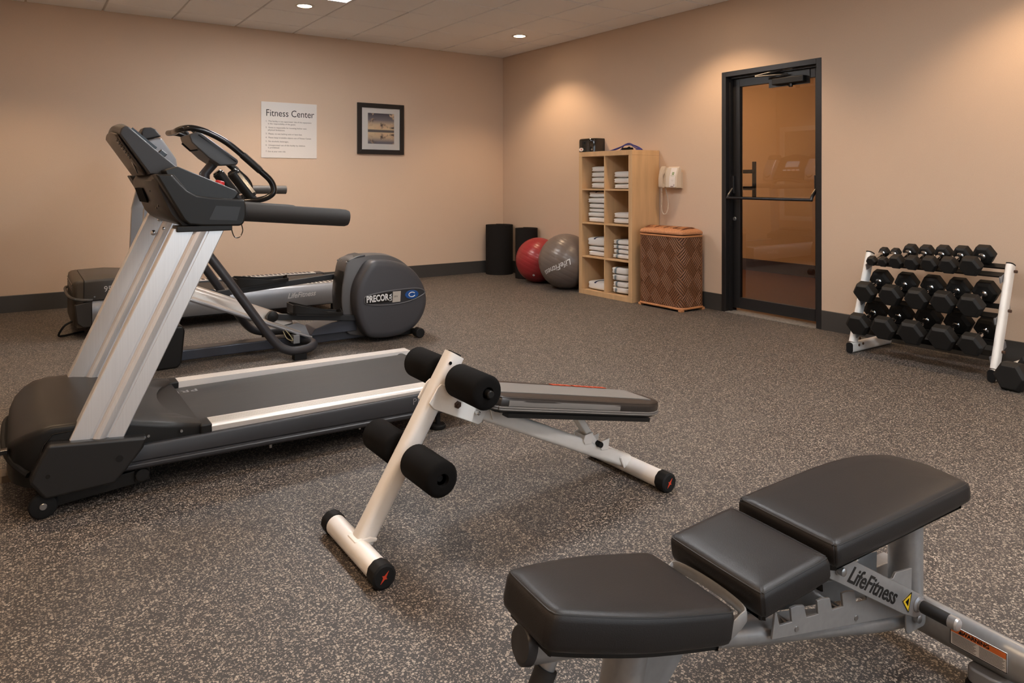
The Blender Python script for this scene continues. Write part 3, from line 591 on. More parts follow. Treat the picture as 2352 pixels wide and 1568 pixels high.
def pedal(y, rx, rz, ex, ez, px0, lift):
    a = part('pedal_arm', MB().loft([[(x, y-.018, z-.022), (x, y+.018, z-.022), (x, y+.018, z+.018), (x, y-.018, z+.018)] for x, z in ((rx, rz), ((rx+ex)/2, (rz+ez)/2 - .0), (ex, ez))]), M('pedal_arm_black', (28, 28, 30), .5), E_, bevel=.004)
    part('ramp_wheel', MB().lathe((rx, y-.022, rz), (0, 1, 0), [(0, .03), (.004, .037), (.04, .037), (.044, .03)], 24).cyl((rx, y-.027, rz), (rx, y-.02, rz), .008, 10), BLACKP, a)
    sl = (ez-rz)/(ex-rx); zz = lambda x: rz + (x-rx)*sl + .018
    out = [(px0, y-.07), (px0+.02, y-.085), (px0+.25, y-.08), (px0+.36, y-.06), (px0+.37, y), (px0+.36, y+.06), (px0+.25, y+.08), (px0+.02, y+.085), (px0, y+.07)]
    mb = MB().loft([[(p[0], p[1], zz(p[0])+.002) for p in out], [(p[0], p[1], zz(p[0])+.014) for p in out]])
    pd = part('pedal', mb, BLACKP, a)
    rim = []
    hh = [.07, .075, .03, .028, .045, .028, .03, .075, .07]
    n = len(out); inn = inset2(out, .006)
    vs = []; 
    for k in range(n):
        p, q = out[k], inn[k]; b = zz(p[0])+.01; t = zz(p[0]) + hh[k]
        vs += [(p[0], p[1], b), (p[0], p[1], t), (q[0], q[1], t), (q[0], q[1], b)]
    fs = []
    for k in range(n):
        j = (k+1) % n
        for i in range(4): fs.append((k*4+i, k*4+(i+1) % 4, j*4+(i+1) % 4, j*4+i))
    part('pedal_rim', MB().add(vs, fs), BLACKP, pd, ang=40)
pedal(4.965, 1.43, rp(1.43)+.037, 2.05, .185, 1.55, 0)
pedal(5.215, 1.09, rp(1.09)+.037, 2.05, .475, 1.24, 0)
# console
cp = [(.897, 1.478), (.945, 1.500), (.975, 1.49), (1.195, 1.325), (1.20, 1.31), (1.19, 1.290), (1.085, 1.284), (1.012, 1.334), (.912, 1.43)]
con = part('console', MB().prism(cp, 'y', 4.93, 5.25), M('console_slate', (62, 64, 68), .35), E_, bevel=.008, seg=3)
part('console_seam', MB().prism([(.95, 1.478), (.955, 1.482), (1.185, 1.313), (1.18, 1.308)], 'y', 4.928, 4.931), BLACKG, con)
part('console_screen', MB().hexa([(.985, 4.97, 1.4835), (1.15, 4.97, 1.36), (1.15, 5.21, 1.36), (.985, 5.21, 1.4835), (.988, 4.97, 1.4875), (1.153, 4.97, 1.364), (1.153, 5.21, 1.364), (.988, 5.21, 1.4875)]), GLASSD, con)
part('console_hook', MB().tube([(.965, 4.99, 1.385), (.915, 4.99, 1.378), (.865, 4.99, 1.425)], .006, 8), BLACKG, con)
part('console_rest', MB().tube([(.94, 4.98, 1.50), (.90, 4.99, 1.535), (.90, 5.19, 1.535), (.94, 5.2, 1.50)], .011, 8), DARKG, con)
hb = [(.835, EC, 1.50), (.83, 5.0, 1.50), (.832, 4.90, 1.505), (.86, 4.82, 1.512), (.91, 4.80, 1.510), (.989, 4.80, 1.486), (1.094, 4.80, 1.430), (1.201, 4.80, 1.343), (1.305, 4.80, 1.250), (1.368, 4.80, 1.19), (1.392, 4.80, 1.135), (1.38, 4.80, 1.095), (1.325, 4.82, 1.064), (1.24, 4.86, 1.052), (1.12, 4.95, 1.05), (1.03, 5.06, 1.05)]
for s in (1, -1):
    h = part('handlebar', MB().tube(cr([em(p, s) for p in hb], 5), .0195, 14), BLACKG, E_)
    a, b = Vector(em((1.20, 4.80, 1.344), s)), Vector(em((1.295, 4.80, 1.259), s)); d = (b-a).normalized()
    part('grip_sleeve', MB().tube([a-d*.012, b+d*.012], .0225, 14), BLACKP, h)
    up2 = Vector((.66, 0, .75))
    part('pulse_sensor', MB().tube([a+up2*.0115, b+up2*.0115], .0135, 10), CHROME, h)
    g0, g1 = Vector(em((1.146, 4.88, 1.245), s)), Vector(em((1.272, 4.88, 1.078), s)); gd = (g1-g0).normalized()
    g = part('fixed_grip', MB().tube([g0, g0+gd*.008, g0+gd*.03, g1], [.030, .038, .0385, .036], 18), BLACKP, E_)
    part('grip_cap', MB().tube([g0-gd*.006, g0+gd*.016], [.028, .0395], 18), BLACKG, g)
    sd = Vector((.30, -.88*s, .25)).normalized()
    part('pulse_sensor', MB().hexa([g0+gd*.03+sd*.030+Vector((-.008, -.004*s, 0)), g0+gd*.03+sd*.030+Vector((.014, .004*s, .008)), g1-gd*.02+sd*.030+Vector((.014, .004*s, .008)), g1-gd*.02+sd*.030+Vector((-.008, -.004*s, 0)), g0+gd*.03+sd*.0405+Vector((-.008, -.004*s, 0)), g0+gd*.03+sd*.0405+Vector((.014, .004*s, .008)), g1-gd*.02+sd*.0405+Vector((.014, .004*s, .008)), g1-gd*.02+sd*.0405+Vector((-.008, -.004*s, 0))]), CHROME, g)
    part('grip_post', MB().tube(cr([g1-gd*.01, g1+gd*.03, em((1.25, 4.90, 1.03), s), em((1.10, 5.0, 1.02), s), em((1.03, EC, 1.02), s)], 4), .022, 12), CHARC, E_)
# ------------------------------------------------------------------ second treadmill (against the back wall)
L = thing('treadmill', 'grey treadmill along the back wall with silver side rails and 95T on its motor cover', 'treadmill', (1.4, 6.67, 0))
LC = 6.67; L0, L1 = 6.24, 7.10
MC = M('motor_cover_grey', (64, 62, 60), .42, bump=(700, .1, .0004))
def lring(x, w, zt, zb, r):
    n = 4
    A = [(-w, zb)] + [(-w + r - r*math.cos(a), zt - r + r*math.sin(a)) for a in [math.pi/2*k/n for k in range(n+1)]]
    return [(x, LC+a, z) for a, z in A + [(-a, z) for a, z in A[::-1]]]
part('motor_cover', MB().loft([lring(.405, .42, .43, .285, .02), lring(.41, .425, .437, .285, .02), lring(.60, .425, .442, .285, .02), lring(.80, .42, .425, .285, .02), lring(1.0, .40, .36, .27, .02)]), MC, L, ang=50)
part('front_cap', MB().loft([lring(.335, .30, .40, .10, .04), lring(.345, .38, .425, .09, .035), lring(.365, .41, .434, .085, .025), lring(.403, .424, .437, .085, .02)]), M('front_cap_grey', (74, 66, 56), .45), L, ang=50)
for k in range(5): part('cap_vent', MB().box(.332+.001*k, .352, 6.34, 6.98, .40-.022*k-.004, .40-.022*k), BLACKG, L)
part('front_belt_bumper', MB().tube(cr([(.46, 6.235, .288), (.40, 6.235, .292), (.345, 6.27, .30), (.318, 6.40, .305), (.312, LC, .306), (.318, 6.94, .305), (.345, 7.07, .30), (.40, 7.105, .292)], 4), .012, 8), MC, L)
for a, b in ((6.235, 6.30), (7.04, 7.105)):
    part('front_base', MB().prism([(.345, .26), (.46, .285), (.46, .085), (.40, .085), (.36, .12)], 'y', a, b), M('base_dark', (50, 46, 42), .45), L, bevel=.01)
sh_prof = [(0, .095), (-.02, .12), (-.03, .16), (-.03, .215), (-.02, .255), (0, .278), (.07, .28), (.07, .095)]
for my in (lambda y: L0 + .01 + y, lambda y: L1 - .01 - y):
    o = part('side_shroud', MB().loft([[(x, my(a), z - .006*(x-.45)) for a, z in sh_prof] for x in (.458, 1.5, 2.46)]), SILVER, L, ang=50, label='silver side rail shroud')
    part('foot_rail', MB().loft([[(x, my(a), z - .006*(x-.45)) for a, z in ((.005, .279), (.005, .287), (.10, .287), (.10, .279))] for x in (.95, 2.44)]), ALUR, o)
    rk = MB()
    for k in range(34): rk.box(1.02+k*.041, 1.04+k*.041, *sorted((my(.015), my(.085))), .281-.006*(.57+k*.041), .290-.006*(.57+k*.041))
    part('rail_grip_ribs', rk, DARKG, o, smooth=False, kind='stuff')
    part('end_cap', MB().box(2.455, 2.53, *sorted((my(-.025), my(.11))), .085, .272), DARKG, L, bevel=.012)
part('running_belt', MB().box(.95, 2.50, 6.345, 6.995, .225, .262), BELT, L, bevel=.012, seg=3)
part('underframe', MB().box(.45, 2.44, 6.30, 7.04, .07, .20), BLACKP, L, smooth=False)
for x in (.53, 2.36):
    for y in (6.32, 7.0): part('levelling_foot', MB().cyl((x, y, 0), (x, y, .02), .04, 16, .004).cyl((x, y, .02), (x, y, .09), .014, 10), BLACKR, L)
text('model_lettering', '95T', .062, (.535, 6.2395, .362), (1, 0, 0), (0, 0, 1), WHITETXT, L, sx=.9)
text('maker_lettering', 'LifeFitness', .062, (1.92, 6.219, .185), (1, 0, .03), (0, 0, 1), M('embossed_silver', (222, 222, 222), .4, .2), L, shear=.35, bold=.0012, sx=.95)
part('power_cord', MB().tube(cr([(.36, 6.36, .13), (.29, 6.34, .10), (.25, 6.36, .03), (.28, 6.40, .012), (.36, 6.46, .012), (.42, 6.5, .012)], 6), .008, 8), BLACKR, L)
part('cover_screw', MB().cyl((.475, 6.246, .31), (.475, 6.24, .31), .006, 10), BOLT, L)
part('cup_recess', MB().box(.70, .92, 6.45, 6.9, .425, .440), BLACKG, L, bevel=.006)
for y0, y1 in ((6.27, 6.34), (7.0, 7.07)):
    part('upright', MB().loft([[(x-.055, y0, z), (x+.055, y0, z), (x+.065, (y0+y1)/2, z), (x+.055, y1, z), (x-.055, y1, z)] for x, z in ((.83, .28), (.855, .60), (.87, .95), (.93, 1.22))]), SILVER, L, ang=40)
    sa = part('console_side_arm', MB().loft([[(x0, y0-.05, z), (x1, y0-.05, z2), (x1, y1+.05, z2), (x0, y1+.05, z)] for x0, z, x1, z2 in ((.90, 1.16, 1.06, 1.20), (.88, 1.30, 1.04, 1.36), (.80, 1.50, .93, 1.53))]), SILVER, L, bevel=.02, seg=3)
    part('arm_top_cap', MB().loft([[(x0, y0-.048, z), (x1, y0-.048, z2), (x1, y1+.048, z2), (x0, y1+.048, z)] for x0, z, x1, z2 in ((.797, 1.50, .932, 1.535), (.785, 1.56, .89, 1.59), (.80, 1.60, .855, 1.605))]), DARKG, sa, bevel=.012)
    yc = (y0+y1)/2
    part('cup_holder', MB().lathe((1.0, yc, 1.275), (.78, 0, .55), [(0, .06), (.05, .062), (.052, .055), (.02, .05)], 24), BLACKP, sa)
    part('handrail', MB().tube(cr([(.90, yc, 1.10), (1.05, yc, 1.115), (1.55, yc, 1.112), (1.90, yc, 1.108), (1.925, yc, 1.107)], 3), [.036]*12+[.02], 16), M('handrail_grey', (78, 74, 70), .6), L)
rgs = []
for k in range(9):
    y = 6.40 + .54*k/8; e = math.sin(math.pi*k/8)
    rgs.append([(.78, y, 1.52+.05*e), (.83, y, 1.55+.05*e), (1.04, y, 1.23), (1.0, y, 1.20), (.90, y, 1.22)])
lc = part('console', MB().loft(rgs), M('console_dark', (46, 42, 40), .35), L, ang=30)
dv = Vector((.21, 0, -.345)).normalized(); nn = Vector((.85, 0, .52)).normalized()
def crect(s0, s1, y0, y1, h):
    o = Vector((.842, 0, 1.575)); q = []
    for hh in (-.02, h):
        for s, y in ((s0, y0), (s1, y0), (s1, y1), (s0, y1)): q.append(o + dv*s + Vector((0, y, 0)) + nn*hh)
    return MB().hexa(q)
part('console_screen', crect(.10, .20, 6.56, 6.78, .008), M('screen_grey', (120, 130, 135), .2, emit=((.5, .6, .7), .4)), lc)
for k in range(4): part('key_button', crect(.25, .27, 6.52+k*.075, 6.57+k*.075, .010), M('key_white', (200, 200, 200), .4), lc)
part('sensor_bar', MB().tube(cr([(1.06, 6.45, 1.17), (1.12, 6.56, 1.20), (1.12, 6.78, 1.20), (1.06, 6.89, 1.17)], 5), .02, 12), BLACKP, lc)
# ------------------------------------------------------------------ white slant bench
B = thing('slant_bench', 'white framed slant board bench with black foam leg rollers and padded board', 'exercise bench', (1.45, 2.125, 0))
BY = 2.125
def foot_bar(x, y0, y1, name):
    z = .036
    o = part(name, MB().cyl((x, y0+.02, z), (x, y1-.02, z), .0335, 24), WHITEM, B)
    for ye, s in ((y0, -1), (y1, 1)):
        pr = MB(); n = 40; rings = []
        for t, r in ((0, .030), (.004, .036), (.045, .036), (.046, .034)):
            rings.append([(x + (r + (.0012 if (k % 4 < 2 and .001 < t < .0455) else 0))*math.cos(2*math.pi*k/n), ye - s*t, z + (r + (.0012 if (k % 4 < 2 and .001 < t < .0455) else 0))*math.sin(2*math.pi*k/n)) for k in range(n)])
        c = part('end_cap', pr.loft(rings), BLACKR, o, ang=25, label='ribbed black end cap')
        if s == -1:
            st = []
            for k in range(8):
                a = math.pi/4*k + .9; r = (.021, .005, .010, .005)[k % 4]; st.append((x + r*math.cos(a), z + r*math.sin(a)))
            part('cap_star', MB().prism(st, 'y', ye-.0012, ye+.001), M('red_star_print', (190, 62, 38), .5), c, smooth=False)
    return o
foot_bar(.872, 1.915, 2.345, 'front_foot_bar')
foot_bar(2.035, 1.90, 2.35, 'rear_foot_bar')
def rtube(name, a, b, h, w, r, mat, parent, n=3):
    """rounded rectangular tube from a to b (h in the XZ plane, w along Y)"""
    a = Vector(a); b = Vector(b); d = (b-a).normalized(); u = Vector((-d.z, 0, d.x)); y = Vector((0, 1, 0))
    sec = rrect(-w/2, w/2, -h/2, h/2, r, n)
    return part(name, MB().loft([[p + y*s + u*t for s, t in sec] for p in (a, b)]), mat, parent, ang=50)
post = rtube('front_post', (.893, BY, .055), (1.225, BY, .592), .062, .062, .018, WHITEM, B)
part('post_cap', MB().tube([(1.225, BY, .592), (1.2275, BY, .5965)], .028, 4), BLACKR, post)
part('pin_hole', MB().cyl((1.192, BY-.0315, .572), (1.192, BY-.030, .572), .006, 12), BLACKG, post)
part('weld_saddle', MB().prism([(.852, .066), (.875, .073), (.905, .073), (.932, .06), (.925, .05), (.86, .055)], 'y', BY-.034, BY+.034), WHITEM, post, bevel=.006)
br = part('hinge_bracket', MB().prism([(1.138, .502), (1.152, .512), (1.33, .42), (1.338, .405), (1.308, .355), (1.295, .35), (1.125, .432), (1.105, .455)], 'y', BY-.043, BY-.037), WHITEM, B, bevel=.003)
part('hinge_bracket', MB().prism([(1.138, .502), (1.152, .512), (1.33, .42), (1.338, .405), (1.308, .355), (1.295, .35), (1.125, .432), (1.105, .455)], 'y', BY+.037, BY+.043), WHITEM, B, bevel=.003)
part('hinge_bolt', MB().lathe((1.212, BY-.042, .433), (0, -1, 0), [(0, .013), (.006, .013), (.008, .007), (.014, .007)], 6), RUST, br)
part('lock_pin', MB().cyl((1.285, BY-.042, .395), (1.285, BY-.065, .395), .007, 12, .003), CHROME, br)
beam = rtube('main_beam', (1.17, BY, .455), (2.02, BY, .055), .055, .055, .016, WHITEM, B)
part('weld_bead', MB().tube([(1.985, BY-.03, .045), (1.965, BY-.031, .085), (1.975, BY+.0, .105)], .005, 6), WHITEM, beam)
# pad hinge yoke
for s in (-1, 1):
    part('pad_yoke', MB().prism([(1.345, .398), (1.362, .448), (1.395, .448), (1.412, .425), (1.378, .352), (1.358, .352)], 'y', BY+s*.034-.003, BY+s*.034+.003), WHITEM, beam, bevel=.002)
for k, x in enumerate((1.80, 1.885)):
    z = .455 - (x-1.17)*.4706 + .028
    for s in (-1, 1):
        part('catch_plate', MB().prism([(x-.028, z+.006), (x-.02, z+.026), (x+.02, z+.032), (x+.012, z-.012), (x-.022, z-.008)], 'y', BY+s*.031-.0025, BY+s*.031+.0025), WHITEM, beam, bevel=.002)
    if k == 0: part('catch_web', MB().box(x-.02, x-.014, BY-.03, BY+.03, z-.005, z+.022), WHITEM, beam)
rtube('prop_strut', (1.71, BY, .36), (1.845, BY, .163), .026, .042, .005, WHITEM, B)
part('prop_rest', MB().cyl((1.85, BY-.045, .165), (1.85, BY+.045, .165), .011, 12), BLACKR, B)
# leg rollers
for x, z, nm in ((1.205, .520, 'upper'), (1.045, .287, 'lower')):
    e_ = .262 if nm == 'upper' else .225
    rod = part('roller_rod', MB().cyl((x, BY-e_, z), (x, BY+e_, z), .0125, 14, .003), BLACKP, B)
    for a, b in ((BY-.245, BY-.055), (BY+.055, BY+.245)):
        L_ = b-a
        part('foam_roller', MB().lathe((x, a, z), (0, 1, 0), [(.012, .017), (0, .020), (0, .040), (.004, .050), (.012, .055), (L_-.012, .055), (L_-.004, .050), (L_, .040), (L_, .020), (L_-.012, .017)], 32, cap=False), FOAM, rod, ang=60, label='black foam roller')
# padded board
ta = math.atan2(.172, .815); bo = Vector((1.30, BY, .423))
def bmap(p): 
    return Vector((bo.x + p.x*math.cos(ta) + p.z*math.sin(ta), bo.y + p.y, bo.z - p.x*math.sin(ta) + p.z*math.cos(ta)))
outl = cr2([(0, -.10), (.015, -.132), (.06, -.142), (.40, -.142), (.66, -.142), (.74, -.135), (.81, -.10), (.852, -.05), (.852, .05), (.81, .10), (.74, .135), (.66, .142), (.40, .142), (.06, .142), (.015, .132), (0, .10)], 3)
GREYF = M('grey_mesh_fabric', (116, 112, 108), .5, bump=(900, .5, .0008)); BLKV = M('dark_vinyl_pad', (42, 37, 34), .38, bump=(60, .25, .002))
pb = part('pad_board', cushion(MB(), inset2(outl, .012), -.010, .002, .002).tf(bmap), BLACKP, B)
pad = part('pad', cushion(MB(), outl, 0, .046, .014, .004).tf(bmap), BLKV, B, ang=60, label='black and grey padded board')
for z in (.004, .011, .042): part('pad_piping', MB().tube([bmap(Vector((p[0], p[1], z))) for p in inset2(outl, -.001 if z < .03 else .005)], .0024 if z > .03 else .0036, 6, closed=True), GREYF if z < .03 else BLKV, pad)
part('pad_stripe', MB().loft([[bmap(Vector((x, -.085 + .01*math.sin(x*3), .0508))), bmap(Vector((x, .075, .0512))), bmap(Vector((x, .075, .045))), bmap(Vector((x, -.085+.01*math.sin(x*3), .045)))] for x in (.03, .1, .3, .5, .7, .79)]), GREYF, pad, label='grey mesh stripe on the pad')
sidegr = []
part('pad_side_panel', MB().loft([[bmap(Vector((x, y-.0012, z))) for y, z in ((-.142, .016), (-.1425, .026), (-.1405, .035))] + [bmap(Vector((x, y+.003, z))) for y, z in ((-.1405, .035), (-.142, .016))] for x in (.05, .2, .4, .565)]), GREYF, pad)
xx = .42
for k, wd in enumerate((.03, .024, .026, .0, .024, .022, .024, .02, .022, .024)):
    if wd: part('pad_print', MB().loft([[bmap(Vector((x, y, z))) for y, z in ((.094, .049), (.118, .047), (.118, .0498), (.094, .0512))] for x in (xx, xx+wd)]), M('orange_print', (190, 74, 44), .5), pad, smooth=False)
    xx += (wd or .006) + .007
for y0, y1 in ((-.135, -.10), (.10, .135)): part('board_rail', MB().loft([[bmap(Vector((x, y, z))) for y, z in ((y0, -.024), (y1, -.024), (y1, -.009), (y0, -.009))] for x in (.06, .74)]), BLACKP, pad)
# ------------------------------------------------------------------ adjustable bench (foreground), own local axes
A = thing('adjustable_bench', 'grey framed adjustable weight bench with three black vinyl pads in the foreground', 'exercise bench', (1.87, .92, 0), rz=math.radians(-5))
def ap(name, mb, mat, parent=None, **k): return part(name, mb, mat, parent or A, world=False, **k)
def otube(name, path, a, b, mat, parent=None, up=(0, 0, 1), n=20): return ap(name, MB().tube(path, a, n, up=up, r2=b), mat, parent, ang=60)
def tilt(u0, z0, ang, base=0):
    c, s = math.cos(ang), math.sin(ang)
    return lambda p: Vector((u0 + p.x*c - p.z*s, p.y, z0 + p.x*s + p.z*c))
def vpad(name, out, t, fn, label=None):
    o = ap(name, cushion(MB(), out, 0, t, .017, .002).tf(fn), LEATHER, ang=60, label=label)
    ap('seam', MB().tube([fn(Vector((p[0], p[1], t-.0065))) for p in inset2(out, .0045)], .0019, 6, closed=True), M('seam_black', (24, 22, 21), .5), o)
    ap('pad_base', cushion(MB(), inset2(out, .02), -.012, .004, .002).tf(fn), BLACKP, o)
    return o
bk_out = cr2([(0, -.10), (.004, -.122), (.02, -.128), (.12, -.128), (.25, -.127), (.40, -.124), (.50, -.121), (.515, -.112), (.53, -.05), (.534, .02), (.515, .085), (.46, .125), (.40, .142), (.30, .150), (.15, .145), (.02, .138), (.004, .130), (0, .11)], 3)
vpad('back_pad', bk_out, .056, tilt(-.478, .379, math.radians(2.5)), 'large black vinyl back pad')
md_out = cr2([(0, -.10), (.006, -.124), (.02, -.128), (.10, -.128), (.19, -.128), (.20, -.122), (.204, -.10), (.204, .10), (.20, .132), (.19, .138), (.10, .138), (.02, .136), (.006, .130), (0, .10)], 3)
vpad('middle_pad', md_out, .060, tilt(-.692, .338, math.radians(6)), 'narrow black vinyl middle pad')
st_out = cr2([(0, -.05), (.004, -.072), (.02, -.084), (.12, -.108), (.22, -.122), (.36, -.126), (.388, -.122), (.394, -.09), (.394, .09), (.388, .12), (.36, .124), (.22, .122), (.12, .108), (.02, .084), (.004, .072), (0, .05)], 3)
vpad('seat', st_out, .070, tilt(-1.155, .400, math.radians(-12.5)), 'tapered black vinyl seat')
# frame
otube('main_tube', cr([(-1.0, 0, .335), (-.86, 0, .30), (-.63, 0, .236), (-.35, 0, .168), (-.15, 0, .118), (.0, 0, .095)], 4), .026, .036, GREYM)
otube('cross_tube', [(0, -.40, .098), (0, .40, .098)], .045, .03, GREYM)
for y in (-.405, .405): ap('cross_cap', MB().tube([(0, y, .098), (0, y*1.015, .098)], .044, 20, up=(0, 0, 1), r2=.029), BLACKR)
for y in (-.185, .30):
    f_ = ap('foot_plate', MB().prism(rrect(-.045, .075, y-.038, y+.038, .02, 4), 'z', .022, .058), SILVER, bevel=.006, seg=3)
    ap('foot_pad', MB().prism(rrect(-.05, .08, y-.042, y+.042, .022, 4), 'z', 0, .022), BLACKR, f_, bevel=.005)
otube('rear_post', [(-.035, 0, .10), (-.035, 0, .365)], .034, .042, GREYM, up=(1, 0, 0))
ap('post_cap', MB().box(-.09, .04, -.06, .06, .355, .372), BLACKP, bevel=.004)
sp_ = otube('seat_post', cr([(-.905, 0, .345), (-.93, 0, .25), (-.955, 0, .12), (-.965, 0, .03)], 4), .036, .045, GREYM, up=(1, 0, 0))
ap('post_gusset', MB().prism([(-.86, .31), (-.74, .285), (-.93, .08), (-.945, .14)], 'y', -.006, .006), GREYM, sp_)
otube('front_foot_bar', [(-.965, -.17, .036), (-.965, .17, .036)], .028, .034, GREYM)
for y in (-.175, .175): ap('foot_bar_cap', MB().tube([(-.965, y*.98, .036), (-.965, y*1.02, .036)], .035, 16), BLACKR)
sx_ = otube('seat_tube', [(-1.14, 0, .372), (-.80, 0, .305)], .036, .028, GREYM)
ap('seat_tube_cap', MB().tube([(-1.155, 0, .375), (-1.150, 0, .374), (-1.136, 0, .371)], [.028, .036, .0375], 20, up=(0, 0, 1), r2=.0295), DARKG, sx_)
hn = ap('carry_handle', MB().tube([(-1.085, -.0, .345), (-1.15, -.0, .22), (-1.16, 0, .19)], .015, 14), GREYM)
ap('handle_grip', MB().tube([(-1.10, 0, .316), (-1.162, 0, .196)], .0205, 16), M('grip_black', (30, 30, 31), .6, bump=(800, .2, .0005)), hn)
# seat guard loop
ap('pad_guard', MB().tube(cr([(-.765, -.085, .30), (-.722, -.10, .338), (-.706, -.088, .348), (-.70, 0, .351), (-.706, .088, .348), (-.722, .10, .338), (-.765, .085, .30)], 5), .012, 10, up=(0, 0, 1), r2=.004), GREYM)
# ladder rack: two notched plates
lad_top = lambda u: .282 - (u+.57)*.10
lad_bot = lambda u: .225 - (u+.57)*.185
for s in (-1, 1):
    pts = [(-.575, lad_bot(-.575)), (-.09, lad_bot(-.09)), (-.085, lad_top(-.085)+.012), (-.15, lad_top(-.15)+.012)]
    u = -.16
    while u > -.53:
        t = lad_top(u)
        pts += [(u, t), (u-.018, t), (u-.014, t-.030), (u-.052, t-.026), (u-.060, t+.002)]
        u -= .085
    pts += [(-.565, lad_top(-.565))]
    ap('ladder_plate', MB().prism(pts, 'y', s*.045-.003, s*.045+.003), GREYM, bevel=.0015)
for u in (-.50, -.30, -.12): ap('ladder_bolt', MB().cyl((u, -.05, lad_bot(u)+.014), (u, .05, lad_bot(u)+.014), .006, 10), BOLT)
# adjusting strut with lettering and handle
stp = [(-.435, .345), (-.425, .362), (-.40, .366), (-.36, .352), (-.095, .198), (-.062, .165), (-.072, .145), (-.115, .148), (-.165, .172), (-.41, .316), (-.432, .328)]
for y in (-.072, .072):
    sp2 = ap('strut_plate', MB().prism(stp, 'y', y-.003, y+.003), GREYM, bevel=.002)
    if y < 0: stn = sp2
dirn = Vector((.30, 0, -.178)).normalized()
t_ = text('strut_lettering', 'LifeFitness', .05, (-.364, -.0756, .3195), dirn, (.2, 0, 1), M('logo_black', (20, 20, 20), .4), stn, shear=.3, bold=.0008, world=False, mx=.20)
stk = ap('warning_sticker', MB().prism([(-.168, .203), (-.134, .214), (-.147, .172)], 'y', -.0762, -.075), M('sticker_yellow', (226, 190, 40), .45), stn, smooth=False)
ap('sticker_border', MB().tube([(-.168, -.0763, .203), (-.134, -.0763, .214), (-.147, -.0763, .172)], .0012, 4, closed=True).prism([(-.158, .199), (-.143, .204), (-.148, .186)], 'y', -.0766, -.0762), BLACKG, stk, smooth=False)
ap('strut_pivot_bolt', MB().lathe((-.398, -.075, .338), (0, -1, 0), [(0, .012), (.003, .012), (.003, .009), (.014, .009), (.016, .006)], 18), BOLT, stn)
ap('cross_bolt', MB().lathe((-.08, -.052, .128), (0, -1, 0), [(0, .013), (.003, .013), (.003, .010), (.012, .010), (.014, .006)], 18), BOLT)
ap('bolt_plate', MB().prism(rrect(-.115, -.035, .095, .155, .012), 'y', -.052, -.047), GREYM, bevel=.002)
hd = ap('lever_rod', MB().cyl((-.108, .09, .179), (-.108, -.165, .179), .0095, 14), SILVER)
ap('lever_grip', MB().cyl((-.108, -.086, .179), (-.108, -.150, .179), .0145, 18, .002), M('grip_black', (30, 30, 31)), hd)
ap('lever_end', MB().lathe((-.108, -.150, .179), (0, -1, 0), [(0, .015), (.016, .015), (.020, .012), (.021, .006)], 18), M('alu_end', (190, 190, 190), .3, .7), hd)
ap('lever_collar', MB().lathe((-.108, -.074, .179), (0, -1, 0), [(0, .019), (.004, .018), (.007, .013), (.012, .013)], 18), SILVER, hd)
# warning label on the cross tube
R5 = Vector((-.029, 0, 0))
lb = ap('warning_label', MB().box(-.0335, -.0305, -.232, -.110, .083, .127), M('label_white', (222, 222, 220), .45), smooth=False)
ap('label_band', MB().box(-.0340, -.0334, -.231, -.111, .113, .126), M('label_orange', (228, 120, 58), .45), lb, smooth=False)
ap('label_border', MB().box(-.0342, -.0334, -.233, -.109, .0826, .0836).box(-.0342, -.0334, -.233, -.109, .1265, .1275).box(-.0342, -.0334, -.2325, -.2315, .083, .127).box(-.0342, -.0334, -.1105, -.1095, .083, .127), BLACKG, lb, smooth=False)
text('label_lettering', '⚠ WARNING' if False else 'WARNING', .0125, (-.0343, -.166, .1195), (0, -1, 0), (0, 0, 1), BLACKG, lb, align='CENTER', bold=.0004, world=False, ext=.0001)
ap('label_triangle', MB().prism([(-.128, .1155), (-.138, .1155), (-.133, .1245)], 'x', -.0344, -.0338), BLACKG, lb, smooth=False)
ln = MB()
for c, (a, b) in enumerate(((-.168, -.114), (-.229, -.174))):
    for k in range(9):
        z = .110 - k*.0029; e = b if c else b
        ln.box(-.0339, -.0334, a + (.006*((k*7+c*3) % 5)/4), b, z-.0006, z+.0004)
ap('label_print', ln, M('print_grey', (70, 70, 72), .6), lb, smooth=False)
ap('rear_tray', MB().box(-.065, .03, .06, .10, .145, .19), GREYM, bevel=.003)
